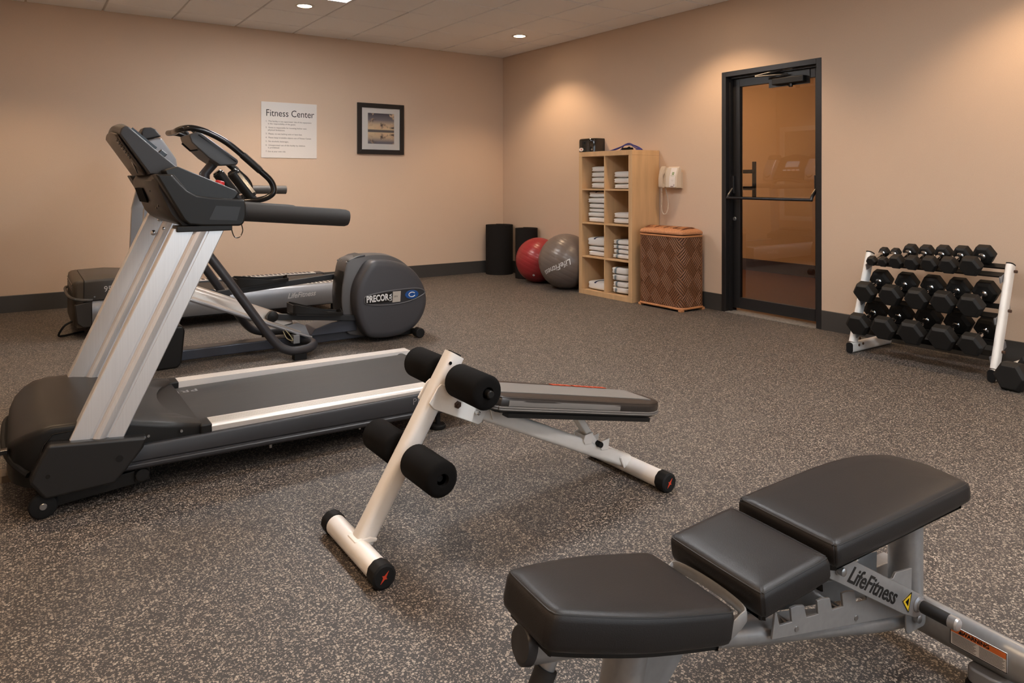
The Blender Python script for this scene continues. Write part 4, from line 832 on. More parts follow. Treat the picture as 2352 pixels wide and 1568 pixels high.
# ------------------------------------------------------------------ dumbbell rack
K = thing('dumbbell_rack', 'white and black three tier dumbbell rack against the right wall', 'rack', (4.95, 2.3, 0))
PY0, PY1 = 1.872, 2.745
xz = lambda z: 4.757 + (z-.08)*.365
for y in (PY0, PY1):
    s = 1 if y == PY1 else -1
    sec = rrect(-.019, .019, -.036, .036, .017, 3)
    d = Vector((.365, 0, 1)).normalized(); u = Vector((d.z, 0, -d.x))
    o = part('rack_post', MB().loft([[Vector((xz(z), y, z)) + Vector((0, 1, 0))*a + u*b for a, b in sec] for z in (.07, .672)]), WHITEM, K, ang=50)
    part('post_cap', MB().loft([[Vector((xz(z), y, z)) + Vector((0, 1, 0))*a + u*b for a, b in sec] for z in (.672, .680)]), BLACKR, o, ang=50)
    ft = part('rack_foot', MB().loft([[(x, y+a, .038+b) for a, b in rrect(-.021, .021, -.036, .036, .018, 3)] for x in (4.715, 5.22)]), WHITEM, K, ang=50)
    part('foot_cap', MB().loft([[(x, y+a, .038+b) for a, b in rrect(-.021, .021, -.036, .036, .018, 3)] for x in (4.703, 4.716)]), BLACKR, ft, ang=50)
    for x, z in ((4.79, .05), (4.84, .055), (4.80, .095)) if s == 1 else (): part('foot_bolt', MB().lathe((x, y-.021, z), (0, -1, 0), [(0, .010), (.005, .009), (.007, .004)], 6), RUST, ft)
    for z in (.635, .405, .17): part('post_bolt', MB().cyl((xz(z)+.012, y-.019, z), (xz(z)+.012, y-.036, z), .009, 6).cyl((xz(z)+.012, y+.019, z), (xz(z)+.012, y+.03, z), .009, 6), RUST, o)
RO = {4.86: .045, 4.78: .066, 4.72: .073}
tiers = ((4.86, .645, .085), (4.78, .424, .19), (4.72, .210, .20))
TA = math.radians(18)
def tier(xf, zc, rad):
    hx = .125
    d = Vector((math.cos(TA), 0, math.sin(TA))); n = Vector((-math.sin(TA), 0, math.cos(TA)))
    return d, n
for xf, zc, rad in tiers:
    d, n = tier(xf, zc, rad)
    for s in (.045, .175):
        c = Vector((xf, 0, zc)) + d*s - n*RO[xf]
        part('shelf_rail', MB().loft([[Vector((c.x, y, c.z)) + d*a + n*b for a, b in ((-.03, 0), (-.03, -.004), (.026, -.004), (.026, -.035), (.03, -.035), (.03, 0))] for y in (PY0+.02, PY1-.02)]), BLACKP, K, smooth=False)
    part('shelf_bracket', MB().loft([[Vector((xf, y, zc)) + d*a - n*RO[xf] + n*b for a, b in ((-.0, -.001), (.22, -.001), (.22, -.04), (0, -.04))] for y in (PY0+.019, PY0+.026)]), SILVER, K, smooth=False)
    part('shelf_bracket', MB().loft([[Vector((xf, y, zc)) + d*a - n*RO[xf] + n*b for a, b in ((-.0, -.001), (.22, -.001), (.22, -.04), (0, -.04))] for y in (PY1-.026, PY1-.019)]), SILVER, K, smooth=False)
def dumbbell(label, group, p, ln, flat, hl, tl=TA, roll=0, yaw=0):
    """hex dumbbell; p = centre of the front head, ln = distance between head centres, flat = flat-to-flat, hl = head length"""
    cz = Matrix.Rotation(yaw, 3, 'Z')
    d = cz @ Vector((math.cos(tl), 0, math.sin(tl))); n = cz @ Vector((-math.sin(tl), 0, math.cos(tl))); y = n.cross(d)
    p = Vector(p); base = p + d*ln/2 - n*flat/2
    t = thing('dumbbell', label, 'dumbbell', tuple(base), group=group)
    R = flat/2/math.cos(math.pi/6)
    def hexr(s, k): return [p + d*s + n*(R*k*math.sin(a)) + y*(R*k*math.cos(a)) for a in [math.pi/3*i + roll for i in range(6)]]
    for s in (0, ln):
        out = -1 if s == 0 else 1
        part('hex_head', MB().loft([hexr(s-out*hl/2, .72), hexr(s-out*hl*.36, 1), hexr(s+out*hl*.28, 1), hexr(s+out*hl/2, .80)]), RUBBERHEX, t, bevel=.004, ang=25)
        part('collar', MB().lathe(p + d*(s-out*hl/2), -d*out, [(-.002, .022), (.006, .022), (.012, .017)], 16), CHROME, t)
    part('handle', MB().lathe(p + d*(hl/2), d, [(0, .013), ((ln-hl)*.25, .0145), ((ln-hl)*.5, .017), ((ln-hl)*.75, .0145), (ln-hl, .013)], 14), CHROME, t)
    return t
ord_ = ['first', 'second', 'third', 'fourth', 'fifth', 'sixth', 'seventh']
r1 = [(2.672, .062), (2.592, .062), (2.500, .086), (2.398, .088), (2.288, .095), (2.172, .100), (2.045, .115)]
n0 = Vector((-math.sin(TA), 0, math.cos(TA)))
def seat(xf, zc, flat): 
    v = Vector((xf, 0, zc)) - n0*RO[xf] + n0*(flat/2+.001); return v
for i, (y, f) in enumerate(r1):
    v = seat(4.86, .645, f) 
    dumbbell(['smallest black hex dumbbell, at the left end of the top tier', 'small black hex dumbbell, second from left on the top tier'][i] if i < 2 else ('largest black hex dumbbell of the top tier, at its right end' if i == 6 else f'black hex dumbbell, {ord_[i]} from left on the top tier'), 'dumbbells on the top tier', (v.x, y, v.z), .20 if i > 1 else .17, f, .075 if i > 1 else .055)
for i, y in enumerate((2.672, 2.497, 2.327, 2.168, 2.012)):
    v = seat(4.78, .424, .132)
    dumbbell(f'black hex dumbbell, {ord_[i]} from left on the middle tier', 'dumbbells on the middle tier', (v.x, y, v.z), .225, .132, .085)
for i, (y, f) in enumerate(((2.685, .142), (2.512, .146), (2.332, .150), (2.148, .150), (1.985, .128))):
    v = seat(4.72, .210, f)
    dumbbell(f'large black hex dumbbell, {ord_[i]} from left on the bottom tier', 'dumbbells on the bottom tier', (v.x, y, v.z), .235, f, .082, roll=math.radians(0))
dumbbell('large black hex dumbbell lying on the floor right of the rack', 'dumbbells on the floor', (4.63, 1.735, .078), .24, .155, .095, tl=0, yaw=math.radians(-4))
dumbbell('black hex dumbbell on the floor at the right edge, behind another beside the rack', 'dumbbells on the floor', (4.92, 1.545, .074), .22, .147, .09, tl=0, yaw=math.radians(3))
# ------------------------------------------------------------------ cube shelf with towels
S = thing('cube_shelf', 'pale birch eight cube shelving unit holding white towels', 'shelf', (5.09, 5.47, 0))
SX0, SX1, SY0, SY1, SH = 4.905, 5.279, 5.07, 5.87, 1.49
BIRCH = M('birch_veneer', (202, 166, 124), .45, var=(3, .10), stretch=(6, 6, .7))
part('side_panel', MB().box(SX0, SX1, SY0, SY0+.05, .05, SH-.05), BIRCH, S, bevel=.0015)
part('side_panel', MB().box(SX0, SX1, SY1-.05, SY1, .05, SH-.05), BIRCH, S, bevel=.0015)
part('top_panel', MB().box(SX0, SX1, SY0, SY1, SH-.0495, SH), BIRCH, S, bevel=.0015)
part('bottom_panel', MB().box(SX0, SX1, SY0, SY1, 0, .0495), BIRCH, S, bevel=.0015)
CW = (SY1-SY0-.1-.016)/2; CH = (SH-.1-3*.016)/4
part('divider', MB().box(SX0+.004, SX1, SY0+.05+CW, SY0+.066+CW, .05, SH-.05), BIRCH, S, bevel=.001)
cz = [.05 + k*(CH+.016) for k in range(4)]
for k in range(1, 4):
    for y in (SY0+.05, SY0+.066+CW): part('shelf_board', MB().box(SX0+.004, SX1, y, y+CW, cz[k]-.016, cz[k]), BIRCH, S, bevel=.001)
part('back_panel', MB().box(SX1-.004, SX1-.001, SY0+.05, SY1-.05, .05, SH-.05), BIRCH, S, smooth=False)
TOW = M('white_terry', (228, 224, 218), .95, bump=(500, .5, .002), sheen=.2)
NAVY = M('navy_stripe', (34, 40, 72), .9); GSTR = M('grey_stripe', (120, 132, 138), .9)
YA = (SY0+.066+CW, SY1-.05); YBb = (SY0+.05, SY0+.05+CW)
rowname = {3: 'top', 2: 'second', 1: 'third', 0: 'bottom'}
def place(col, row, hs, xf, stripe=None, all_str=None, messy=0, yw=None):
    yy = YA if col == 'left' else YBb; z = cz[row] + (.0035 if all_str else .0008); n = len(hs)
    pos = {1: ['lone'], 2: ['lower', 'upper'], 3: ['lowest', 'middle', 'topmost'], 4: ['lowest', 'second from bottom', 'third from bottom', 'topmost'], 6: ['lowest', 'second from bottom', 'third from bottom', 'fourth from bottom', 'fifth from bottom', 'topmost']}[n]
    for k, h in enumerate(hs):
        dx = random.uniform(-.008, .012); dy = random.uniform(0, .016); hx = .135; hy = (yw or .158)-random.uniform(0, .008)
        x0 = xf + dx; x1 = min(x0 + 2*hx, SX1-.022); cx, hx = (x0+x1)/2, (x1-x0)/2
        y1 = yy[1]-.012-dy; cy = max(y1 - hy, yy[0]+hy+.003); c = (cx, cy, z+h/2); hy -= .012*messy
        st = (stripe if (k == n-1) else None) or all_str
        what = 'white towel with a navy stripe' if st == 'navy' else ('white towel with a grey stripe' if st == 'grey' else 'plain white towel')
        lab = f'folded {what}, {pos[k]} in the {rowname[row]} {col} cube' if n > 1 else f'folded {what} lying alone in the {rowname[row]} {col} cube'
        if messy: lab = f'crumpled white towel with a grey stripe, {pos[k]} in the {rowname[row]} {col} cube'
        mb = superbox(MB(), c, (hx, hy, h*.5), .46, 28, 14, wob=.0035+.007*messy, seed=row*11+k*3+(7 if col == 'left' else 0), crease=.05)
        lo = min(v.z for v in mb.v); mb.tf(lambda p: (p.x, p.y, p.z - lo + z))
        t = solo('towel', mb, TOW, lab, 'towel', (cx, cy, z), 'folded towels on the shelf', ang=80)
        if st:
            yo = cy + hy*(.12 if st == 'navy' else .35)
            sb = MB(); wv = superbox(MB(), c, (hx+.0018, hy, h*.5+.0022), .38, 28, 14, wob=.007+.012*messy, seed=row*11+k*3+(7 if col == 'left' else 0), crease=.05)
            # band: slice of the same skin, slightly proud
            ring = []
            nsl = 40
            for yq in (yo-.013, yo-.005, yo+.005, yo+.013):
                r = []
                for i in range(nsl):
                    a = 2*math.pi*i/nsl; sgx = lambda v, p: math.copysign(abs(v)**p, v)
                    x = cx + (hx*1.0+.001)*sgx(math.cos(a), .52); zz = z + h*.5 + (h*.5+.0018)*sgx(math.sin(a), .52)
                    p = Vector((x, yq, zz)); q = noise.noise_vector(p*9 + Vector((( row*11+k*3+(7 if col == 'left' else 0))*3.1, (row*11+k*3+(7 if col == 'left' else 0))*1.7, 0)))
                    wb = .0035+.007*messy; r.append(p + Vector((q.x*wb-.0012, 0, q.z*wb*.5 + .001)))
                ring.append(r)
            if st == 'navy': ring = [g[2:19] for g in ring]
            part('stripe', sb.loft(ring, cap=False, closed=st != 'navy'), NAVY if st == 'navy' else GSTR, t, ang=80, label=('navy' if st == 'navy' else 'grey') + ' woven stripe')
        z += h + .0016
place('left', 3, [.062, .054, .054, .06], 5.0)
place('right', 3, [.052, .058, .064], 4.985)
place('left', 2, [.055, .048, .038, .052, .056, .066], 4.955, stripe='navy')
place('right', 2, [.055, .058], 4.975)
place('left', 1, [.052, .048, .092], 4.95, stripe='navy')
place('right', 1, [.046, .044, .044, .05], 4.97, all_str='grey', yw=.14)
place('left', 0, [.092], 4.935, stripe='navy')
place('right', 0, [.062, .06, .066, .07], 4.955, all_str='grey', messy=1, yw=.135)
# resistance bands on top of the shelf
Rb = thing('resistance_band', 'tangle of blue exercise tubing with black handles on top of the shelf', 'exercise band', (5.12, 5.36, SH))
BLUET = M('blue_tubing', (36, 44, 128), .35)
def band(pts): part('tubing', MB().tube(cr(pts, 6), .0055, 8), BLUET, Rb)
zt = SH+.008
band([(5.10, 5.60, zt), (5.12, 5.50, zt+.02), (5.13, 5.40, zt+.062), (5.14, 5.34, zt+.07), (5.12, 5.24, zt+.035), (5.10, 5.15, zt+.004), (5.06, 5.18, zt)])
band([(5.08, 5.62, zt), (5.05, 5.54, zt), (5.07, 5.45, zt+.025), (5.12, 5.38, zt+.055), (5.16, 5.36, zt+.06), (5.18, 5.29, zt+.02), (5.2, 5.22, zt)])
band([(5.16, 5.56, zt), (5.14, 5.48, zt+.008), (5.10, 5.38, zt+.05), (5.09, 5.26, zt+.05), (5.11, 5.20, zt+.03), (5.15, 5.18, zt+.004)])
for a, b in (((5.05, 5.36, SH+.017), (5.08, 5.24, SH+.017)), ((5.16, 5.42, SH+.017), (5.10, 5.31, SH+.03))):
    part('band_handle', MB().cyl(a, b, .0155, 14, .004), FOAM, Rb)
# ------------------------------------------------------------------ towel dispenser
D = thing('towel_dispenser', 'smoky black paper towel dispenser on the wall left of the shelf', 'dispenser', (5.2, 6.02, 1.375))
def dsec(x0, r): return rrect(0, 1, 0, 1, .1)
sec = [(XR, 5.885), (XR-.09, 5.885), (XR-.14, 5.895), (XR-.17, 5.93), (XR-.178, 6.02), (XR-.17, 6.11), (XR-.14, 6.145), (XR-.09, 6.155), (XR, 6.155)]
sec = [(p.x, p.y) for p in cr([(a, b, 0) for a, b in sec], 4)]
part('dispenser_cover', MB().loft([[(XR - (XR-x)*k, 6.02 + (y-6.02)*k2, z) for x, y in sec] for k, k2, z in ((.75, .97, 1.378), (.96, 1, 1.40), (1, 1, 1.50), (1, 1, 1.62), (.98, .99, 1.642), (.9, .95, 1.652))]), M('smoke_black_gloss', (22, 22, 20), .08, coat=.6), D, ang=50)
part('dispenser_label', MB().lathe((XR-.177, 6.07, 1.532), (-1, 0, 0), [(0, .036), (.003, .036)], 24).tf(lambda p: (p.x, p.y, 1.532 + (p.z-1.532)*.55)), M('label_white_oval', (225, 218, 212), .4), D, smooth=False)
part('label_mark', MB().box(XR-.1815, XR-.179, 6.06, 6.072, 1.524, 1.540), RED, D, smooth=False)
part('dispenser_key', MB().cyl((XR-.16, 5.905, 1.528), (XR-.175, 5.905, 1.528), .007, 10), CHROME, D)
# ------------------------------------------------------------------ wall phone
P_ = thing('wall_phone', 'beige corded wall phone with a white face card beside the shelf', 'phone', (5.25, 4.87, 1.11))
BEI = M('beige_plastic', (196, 180, 160), .4); BEI2 = M('beige_plastic_light', (206, 192, 174), .4)
body = [(XR-.055, 1.325), (XR-.068, 1.315), (XR-.100, 1.22), (XR-.105, 1.125), (XR-.098, 1.118), (XR-.035, 1.118), (XR-.03, 1.30)]
part('phone_body', MB().prism(body, 'y', 4.755, 4.895), BEI2, P_, bevel=.006)
part('wall_bracket', MB().prism([(XR, 1.27), (XR-.03, 1.27), (XR-.04, 1.12), (XR, 1.11)], 'y', 4.765, 4.88), BEI, P_, bevel=.003)
fp = part('face_card', MB().prism([(XR-.0705, 1.312), (XR-.1025, 1.22), (XR-.1075, 1.125), (XR-.1055, 1.125), (XR-.1005, 1.22), (XR-.0685, 1.312)], 'y', 4.772, 4.845), M('card_white', (226, 220, 216), .35), P_)
GRN = M('logo_green', (104, 140, 66), .5)
def cardp(z, h=.0012):
    x = XR-.0705-(1.312-z)*.348 if z > 1.22 else XR-.1025-(1.22-z)*.0526
    return x-h
part('card_logo', MB().hexa([(cardp(1.245), 4.796, 1.245), (cardp(1.245), 4.82, 1.245), (cardp(1.270), 4.82, 1.270), (cardp(1.270), 4.796, 1.270), (cardp(1.245, -.001), 4.796, 1.245), (cardp(1.245, -.001), 4.82, 1.245), (cardp(1.270, -.001), 4.82, 1.270), (cardp(1.270, -.001), 4.796, 1.270)]), GRN, fp, smooth=False)
text('card_logo_letter', 'H', .022, (cardp(1.2575, .0022), 4.808, 1.2575), (0, -1, 0), (.33, 0, 1), M('card_white', ()), fp, align='CENTER', shear=.3, ext=.0002)
text('card_lettering', 'Holiday Inn', .0085, (cardp(1.2355, .0016), 4.808, 1.2355), (0, -1, 0), (.33, 0, 1), GRN, fp, align='CENTER', ext=.0002, mx=.05)
pm = MB()
for z, a, b in ((1.195, 4.79, 4.825), (1.185, 4.795, 4.82)): pm.box(cardp(z), cardp(z)+.001, a, b, z-.0008, z+.0008)
part('card_print', pm, M('print_pale', (170, 165, 160), .6), fp, smooth=False)
part('card_button', MB().box(cardp(1.133, .002), cardp(1.133), 4.79, 4.825, 1.130, 1.136).box(cardp(1.15, .002), cardp(1.15), 4.778, 4.788, 1.148, 1.152).box(cardp(1.142, .002), cardp(1.142), 4.778, 4.788, 1.139, 1.143), M('button_brown', (110, 80, 74), .5), fp, smooth=False)
hs = cr2([(XR-.072, 1.328), (XR-.095, 1.318), (XR-.125, 1.24), (XR-.128, 1.15), (XR-.122, 1.122), (XR-.095, 1.122), (XR-.094, 1.15), (XR-.112, 1.165), (XR-.112, 1.235), (XR-.088, 1.265), (XR-.078, 1.30)], 3)
part('handset', MB().prism(hs, 'y', 4.915, 4.965), BEI, P_, bevel=.008, seg=3)
part('cradle', MB().prism([(XR-.06, 1.318), (XR-.085, 1.27), (XR-.095, 1.13), (XR-.04, 1.125), (XR-.03, 1.30)], 'y', 4.893, 4.965), BEI2, P_, bevel=.004)
coil = cr([(XR-.108, 4.94, 1.122), (XR-.105, 4.942, 1.09), (XR-.10, 4.945, 1.02), (XR-.095, 4.955, .93), (XR-.085, 4.95, .875), (XR-.075, 4.93, .862), (XR-.065, 4.91, .885), (XR-.055, 4.905, .96), (XR-.055, 4.915, 1.04), (XR-.06, 4.925, 1.075), (XR-.07, 4.925, 1.118)], 24)
cl_ = []
for i, p in enumerate(coil): cl_.append(p + Vector((.003*math.cos(i*1.5), .003*math.sin(i*1.5), 0)))
part('coiled_cord', MB().tube(cl_, .0035, 6), BEI2, P_)
# ------------------------------------------------------------------ wicker hamper
H_ = thing('laundry_hamper', 'brown woven wicker laundry hamper with closed lid beside the shelf', 'hamper', (5.07, 4.725, 0))
HX0, HX1, HY0, HY1, HZ0, HZ1 = 4.925, 5.225, 4.46, 4.992, .028, .672
per = []
rp_ = rrect(HX0, HX1, HY0, HY1, .05, 8); Lp = 0; acc = [0]
loop = [Vector((a, b, 0)) for a, b in rp_] + [Vector((*rp_[0], 0))]
for i in range(1, len(loop)): Lp += (loop[i]-loop[i-1]).length; acc.append(Lp)
NS = 400; NT = 160; grid = []
def at_len(s):
    for i in range(1, len(acc)):
        if acc[i] >= s: 
            t = (s-acc[i-1])/max(1e-9, acc[i]-acc[i-1]); p = loop[i-1].lerp(loop[i], t); d = (loop[i]-loop[i-1]).normalized(); return p, Vector((d.y, -d.x, 0))
    return loop[-1], Vector((1, 0, 0))
pt = [at_len(Lp*i/NS) for i in range(NS)]
# smooth normals around the loop
nm = []
for i in range(NS):
    v = Vector()
    for k in range(-4, 5): v += pt[(i+k) % NS][1]
    nm.append(v.normalized())
pitch = Lp/round(Lp/.026)
for j in range(NT+1):
    t = (HZ1-HZ0)*j/NT; row = []
    for i in range(NS):
        s = Lp*i/NS; a = (s+t*.8)/pitch; b = (s-t*.8)/pitch
        par = (math.floor(a/5) + math.floor(b/7)) % 2
        h = abs(math.sin(math.pi*(a if par else b)))**.7; cross = .25*abs(math.sin(math.pi*2.5*(b if par else a)))
        p, _ = pt[i]; row.append(p + nm[i]*(.010*h + .0025*cross) + Vector((0, 0, HZ0+t)))
    grid.append(row)
wk = MB().loft(grid, cap=False)
part('woven_wall', wk, M('brown_wicker', (122, 80, 51), .5, var=(140, .22)), H_, ang=80, kind='stuff')
part('strand_gap_shade', MB().loft([[(a, b, z) for a, b in inset2(rp_, -.0052)] for z in (HZ0+.004, HZ1-.004)]), M('wicker_gap_shade', (44, 25, 15), .7), H_)  # dark shell just under the strands, colours in the shade of the gaps
RATT = M('pale_rattan', (190, 132, 88), .45, var=(60, .12))
for z, r in ((.026, .011), (.678, .009)):
    part('rim_band', MB().tube([(a, b, z) for a, b in inset2(rp_, -.006)], r, 8, closed=True), RATT, H_)
for x, y in ((HX0+.012, HY0+.012), (HX0+.012, HY1-.012), (HX1-.012, HY0+.012), (HX1-.012, HY1-.012)):
    part('hamper_foot', MB().box(x-.02, x+.02, y-.02, y+.02, 0, .022), RATT, H_, bevel=.003)
lp = rrect(HX0-.012, HX1+.008, HY0-.012, HY1+.012, .055, 6)
lid = part('lid', MB().loft([[(a, b, z) for a, b in inset2(lp, d)] for d, z in ((.004, .694), (0, .700), (0, .712), (.012, .727), (.05, .742), (.10, .748))]), M('lid_wicker', (186, 128, 88), .5, var=(90, .25), bump=(260, .6, .003)), H_, ang=60)
for k in range(13):
    y = HY0+.03+k*.039
    st_ = part('lid_strand', MB().tube(cr([(HX0+.02, y, .728), (HX0+.10, y+.012, .750), (HX1-.10, y+.03, .752), (HX1-.02, y+.04, .732)], 3), .007, 6), RATT if k % 3 else M('wicker_brown_strand', (120, 74, 48), .5), lid)
# ------------------------------------------------------------------ exercise balls and rolled mats
def ball(c, r, col, label, name, lab2):
    m = M(name, col, .32, bump=(40, .05, .001)); c = Vector(c)
    t = thing('exercise_ball', label, 'ball', (c.x, c.y, 0), group='exercise balls by the wall')
    ax = Vector((.35, -.25, .9)).normalized(); prof = []
    n = 96
    for i in range(1, n):
        a = math.pi*i/n; g = 1 - (.006 if (i % 6 == 0 and 18 < i < 78) else 0); prof.append((-math.cos(a)*r*g + r, math.sin(a)*r*g))
    mb = MB().lathe(c - ax*r, ax, prof, 64)
    return part('ball_skin', mb, m, t, ang=80), t, c, r
bs, bt, bc, brr = ball((4.976, 6.178, .302), .302, (106, 96, 90), 'large grey exercise ball touching the shelf', 'grey_ball', '')
rs, rt_, rc, rr_ = ball((5.018, 6.748, .262), .262, (150, 44, 48), 'dark red exercise ball behind the grey ball', 'red_ball', '')
vd = Vector((-.56, -.82, 0)); vr = Vector((.82, -.56, 0))
def on_ball(c, r, a, e): 
    d = (vd*math.cos(a)*math.cos(e) + vr*math.sin(a)*math.cos(e) + Vector((0, 0, math.sin(e)))); return c + d*r, d
# lettering wrapped on the grey ball
tb = text('ball_lettering', 'LifeFitness', .085, (0, 0, 0), (1, 0, 0), (0, 1, 0), WHITETXT, bt, shear=.3, bold=.001, align='CENTER', world=False, ext=0)
for v in tb.data.vertices:
    x, y = v.co.x, v.co.y
    a = math.radians(25); X2 = -(x*math.cos(a) - y*math.sin(a)); Y2 = -(x*math.sin(a) + y*math.cos(a)) 
    X2, Y2 = (-x)*math.cos(a) - (-y)*math.sin(a), (-x)*math.sin(a) + (-y)*math.cos(a)
    p, d = on_ball(bc, brr+.0045, -.42 + X2/brr, -.12 + Y2/brr)
    v.co = p - Vector((bc.x, bc.y, 0))
p1, d1 = on_ball(rc, rr_+.001, -.28, -.62)
part('ball_valve', MB().lathe(p1 - d1*.004, d1, [(0, .016), (.005, .014), (.006, .006)], 12), WHITETXT, rt_)
def mat_roll(c, r, h, label, turns, th):
    pts = []
    n = int(turns*40)
    for i in range(n+1):
        a = 2*math.pi*i/40; rad = r - th*1.06*(turns - i/40); pts.append((c[0]+rad*math.cos(a+1.2), c[1]+rad*math.sin(a+1.2), rad, a+1.2))
    ring0, mbv, mbf = [], [], []
    for i, (x, y, rad, a) in enumerate(pts):
        xi, yi = c[0]+(rad-th)*math.cos(a), c[1]+(rad-th)*math.sin(a); hh = h - .015*(1-i/n)
        mbv += [(x, y, 0), (x, y, hh), (xi, yi, hh), (xi, yi, 0)]
    for i in range(n):
        for k in range(4): mbf.append((i*4+k, i*4+(k+1) % 4, (i+1)*4+(k+1) % 4, (i+1)*4+k))
    mbf += [(0, 1, 2, 3), (n*4+3, n*4+2, n*4+1, n*4)]
    return solo('rolled_mat', MB().add(mbv, mbf), M('black_mat_foam', (30, 28, 27), .9, bump=(300, .3, .001), spec=.2), label, 'exercise mat', (c[0], c[1], 0), 'rolled mats in the corner', ang=50)
mat_roll((5.090, 7.685), .183, .628, 'thick rolled black exercise mat standing in the room corner', 5, .015)
mat_roll((5.135, 7.152), .145, .612, 'slimmer rolled black exercise mat standing behind the red ball', 4, .014)
# ------------------------------------------------------------------ wall sign and picture
G = thing('wall_sign', 'white fitness centre rules sign on the back wall', 'sign', (2.456, YB, 1.44))
part('sign_panel', MB().box(2.152, 2.762, YB-.008, YB, 1.438, 2.043), M('sign_white', (220, 215, 210), .5), G, bevel=.001)
yt = YB-.0084
text('sign_title', 'Fitness Center', .105, (2.198, yt, 1.921), (1, 0, 0), (0, 0, 1), DARKTXT, G, mx=.527)
lines = [(.066, '1.  This facility is not supervised. Use of the equipment', 1.833, .497, 0), (.066, 'is the responsibility of the guest.', 1.806, .30, .024), (0, '2.  Guest is responsible for knowing his/her own', 1.765, .446, 0), (0, 'physical limitations.', 1.738, .183, .024), (0, '3.  Please, no wet bathing suits or bare feet.', 1.697, .397, 0),
         (0, '4.  Please keep breakable objects out of Fitness Center.', 1.656, .503, 0), (0, '5.  No alcoholic beverages.', 1.615, .247, 0), (0, '6.  Unsupervised use of this facility by children', 1.574, .43, 0), (0, 'is prohibited.', 1.547, .124, .024), (0, '7. Use at your own risk.', 1.506, .215, 0)]
for _, s_, z, wd, ind in lines: text('sign_rule_text', s_, .0235, (2.198+ind, yt, z), (1, 0, 0), (0, 0, 1), DARKTXT, G, mx=wd, ext=.0002)
Q = thing('framed_picture', 'black framed sunset seascape photograph with white mat on the back wall', 'picture', (3.536, YB, 1.503))
px0, px1, pz0, pz1 = 3.241, 3.832, 1.503, 2.099
f = MB(); fw2 = .053
def mitre(mb, a, b, c, d, y0, y1): mb.prism([a, b, c, d], 'y', y0, y1)
i0, i1, k0, k1 = px0+fw2, px1-fw2, pz0+fw2, pz1-fw2
BLKF = M('black_frame_wood', (26, 22, 21), .4)
for quad in ([(px0, pz0), (px1, pz0), (i1, k0), (i0, k0)], [(px1, pz0), (px1, pz1), (i1, k1), (i1, k0)], [(px1, pz1), (px0, pz1), (i0, k1), (i1, k1)], [(px0, pz1), (px0, pz0), (i0, k0), (i0, k1)]):
    part('frame_moulding', MB().prism(quad, 'y', YB-.028, YB), BLKF, Q, bevel=.002)
part('mat_board', MB().box(i0, i1, YB-.014, YB-.004, k0, k1), M('mat_white', (222, 214, 206), .7), Q, smooth=False)
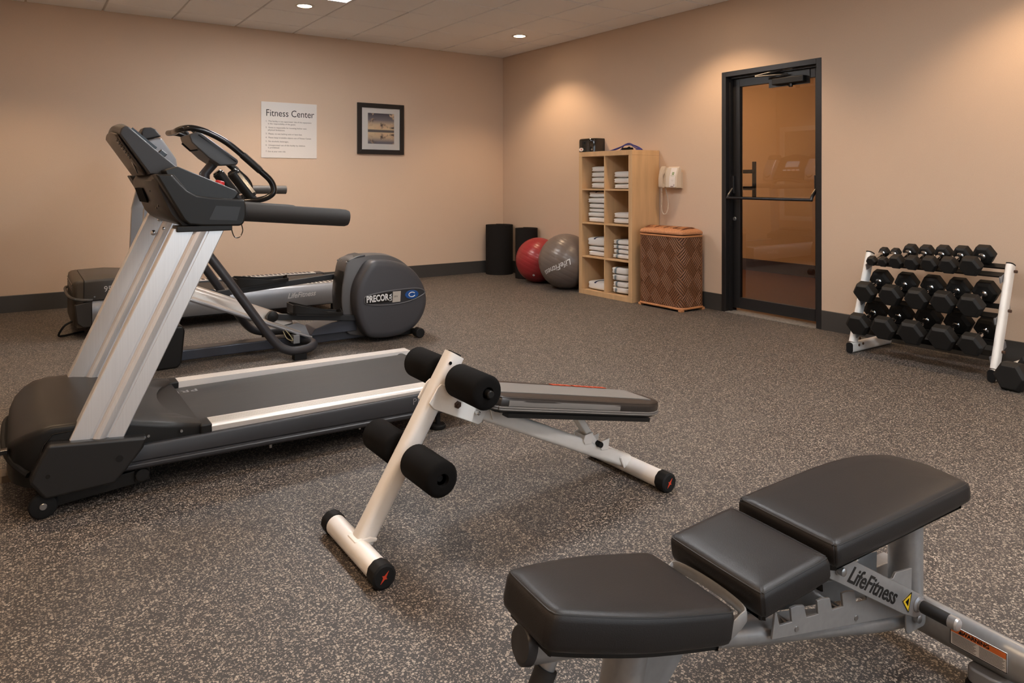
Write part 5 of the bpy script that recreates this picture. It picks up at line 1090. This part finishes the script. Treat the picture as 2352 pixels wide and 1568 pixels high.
def print_mat():
    m = bpy.data.materials.new('sunset_print'); m.use_nodes = True; nt = m.node_tree; b = nt.nodes['Principled BSDF']; b.inputs['Roughness'].default_value = .35
    tc = nt.nodes.new('ShaderNodeTexCoord'); sp = nt.nodes.new('ShaderNodeSeparateXYZ'); nt.links.new(tc.outputs['Generated'], sp.inputs[0])
    # height above the horizon, mirrored by the water
    sb = nt.nodes.new('ShaderNodeMath'); sb.operation = 'SUBTRACT'; sb.inputs[1].default_value = .42; nt.links.new(sp.outputs[2], sb.inputs[0])
    ab = nt.nodes.new('ShaderNodeMath'); ab.operation = 'ABSOLUTE'; nt.links.new(sb.outputs[0], ab.inputs[0])
    cb = nt.nodes.new('ShaderNodeCombineXYZ'); nt.links.new(sp.outputs[0], cb.inputs[0]); nt.links.new(ab.outputs[0], cb.inputs[2])
    rmp = nt.nodes.new('ShaderNodeValToRGB'); e = rmp.color_ramp.elements
    e[0].position = 0; e[0].color = (*lin((96, 86, 84)), 1); e[1].position = .56; e[1].color = (*lin((72, 70, 78)), 1)
    for p, c in ((.03, (110, 100, 96)), (.06, (232, 200, 158)), (.2, (214, 184, 150)), (.36, (120, 112, 116))):
        q = e.new(p); q.color = (*lin(c), 1)
    nt.links.new(ab.outputs[0], rmp.inputs[0])
    nz = nt.nodes.new('ShaderNodeTexNoise'); nz.inputs['Scale'].default_value = 3.4; nz.inputs['Detail'].default_value = 4; nt.links.new(cb.outputs[0], nz.inputs['Vector'])
    cr_ = nt.nodes.new('ShaderNodeValToRGB'); cr_.color_ramp.elements[0].position = .52; cr_.color_ramp.elements[1].position = .60; nt.links.new(nz.outputs[0], cr_.inputs[0])
    hi = nt.nodes.new('ShaderNodeMath'); hi.operation = 'GREATER_THAN'; hi.inputs[1].default_value = .07; nt.links.new(ab.outputs[0], hi.inputs[0])
    mu = nt.nodes.new('ShaderNodeMath'); mu.operation = 'MULTIPLY'; nt.links.new(cr_.outputs[0], mu.inputs[0]); nt.links.new(hi.outputs[0], mu.inputs[1])
    nz2 = nt.nodes.new('ShaderNodeTexNoise'); nz2.inputs['Scale'].default_value = 5; nt.links.new(cb.outputs[0], nz2.inputs['Vector'])
    cc = nt.nodes.new('ShaderNodeMix'); cc.data_type = 'RGBA'; cc.inputs[6].default_value = (*lin((92, 76, 70)), 1); cc.inputs[7].default_value = (*lin((222, 186, 150)), 1)
    st2 = nt.nodes.new('ShaderNodeMapRange'); st2.inputs[1].default_value = .42; st2.inputs[2].default_value = .6; nt.links.new(nz2.outputs[0], st2.inputs[0]); nt.links.new(st2.outputs[0], cc.inputs[0])
    mx = nt.nodes.new('ShaderNodeMix'); mx.data_type = 'RGBA'; nt.links.new(mu.outputs[0], mx.inputs[0]); nt.links.new(rmp.outputs[0], mx.inputs[6]); nt.links.new(cc.outputs[2], mx.inputs[7])
    nt.links.new(mx.outputs[2], b.inputs['Base Color']); return m
part('photo_print', MB().box(3.372, 3.705, YB-.0155, YB-.0142, 1.625, 1.985), print_mat(), Q, smooth=False)
part('picture_glass', MB().add([(i0, YB-.018, k0), (i1, YB-.018, k0), (i1, YB-.018, k1), (i0, YB-.018, k1)], [(0, 1, 2, 3)]), glass_mat('picture_glass_mat', (1, 1, 1), 1.3), Q, smooth=False, recalc=False)
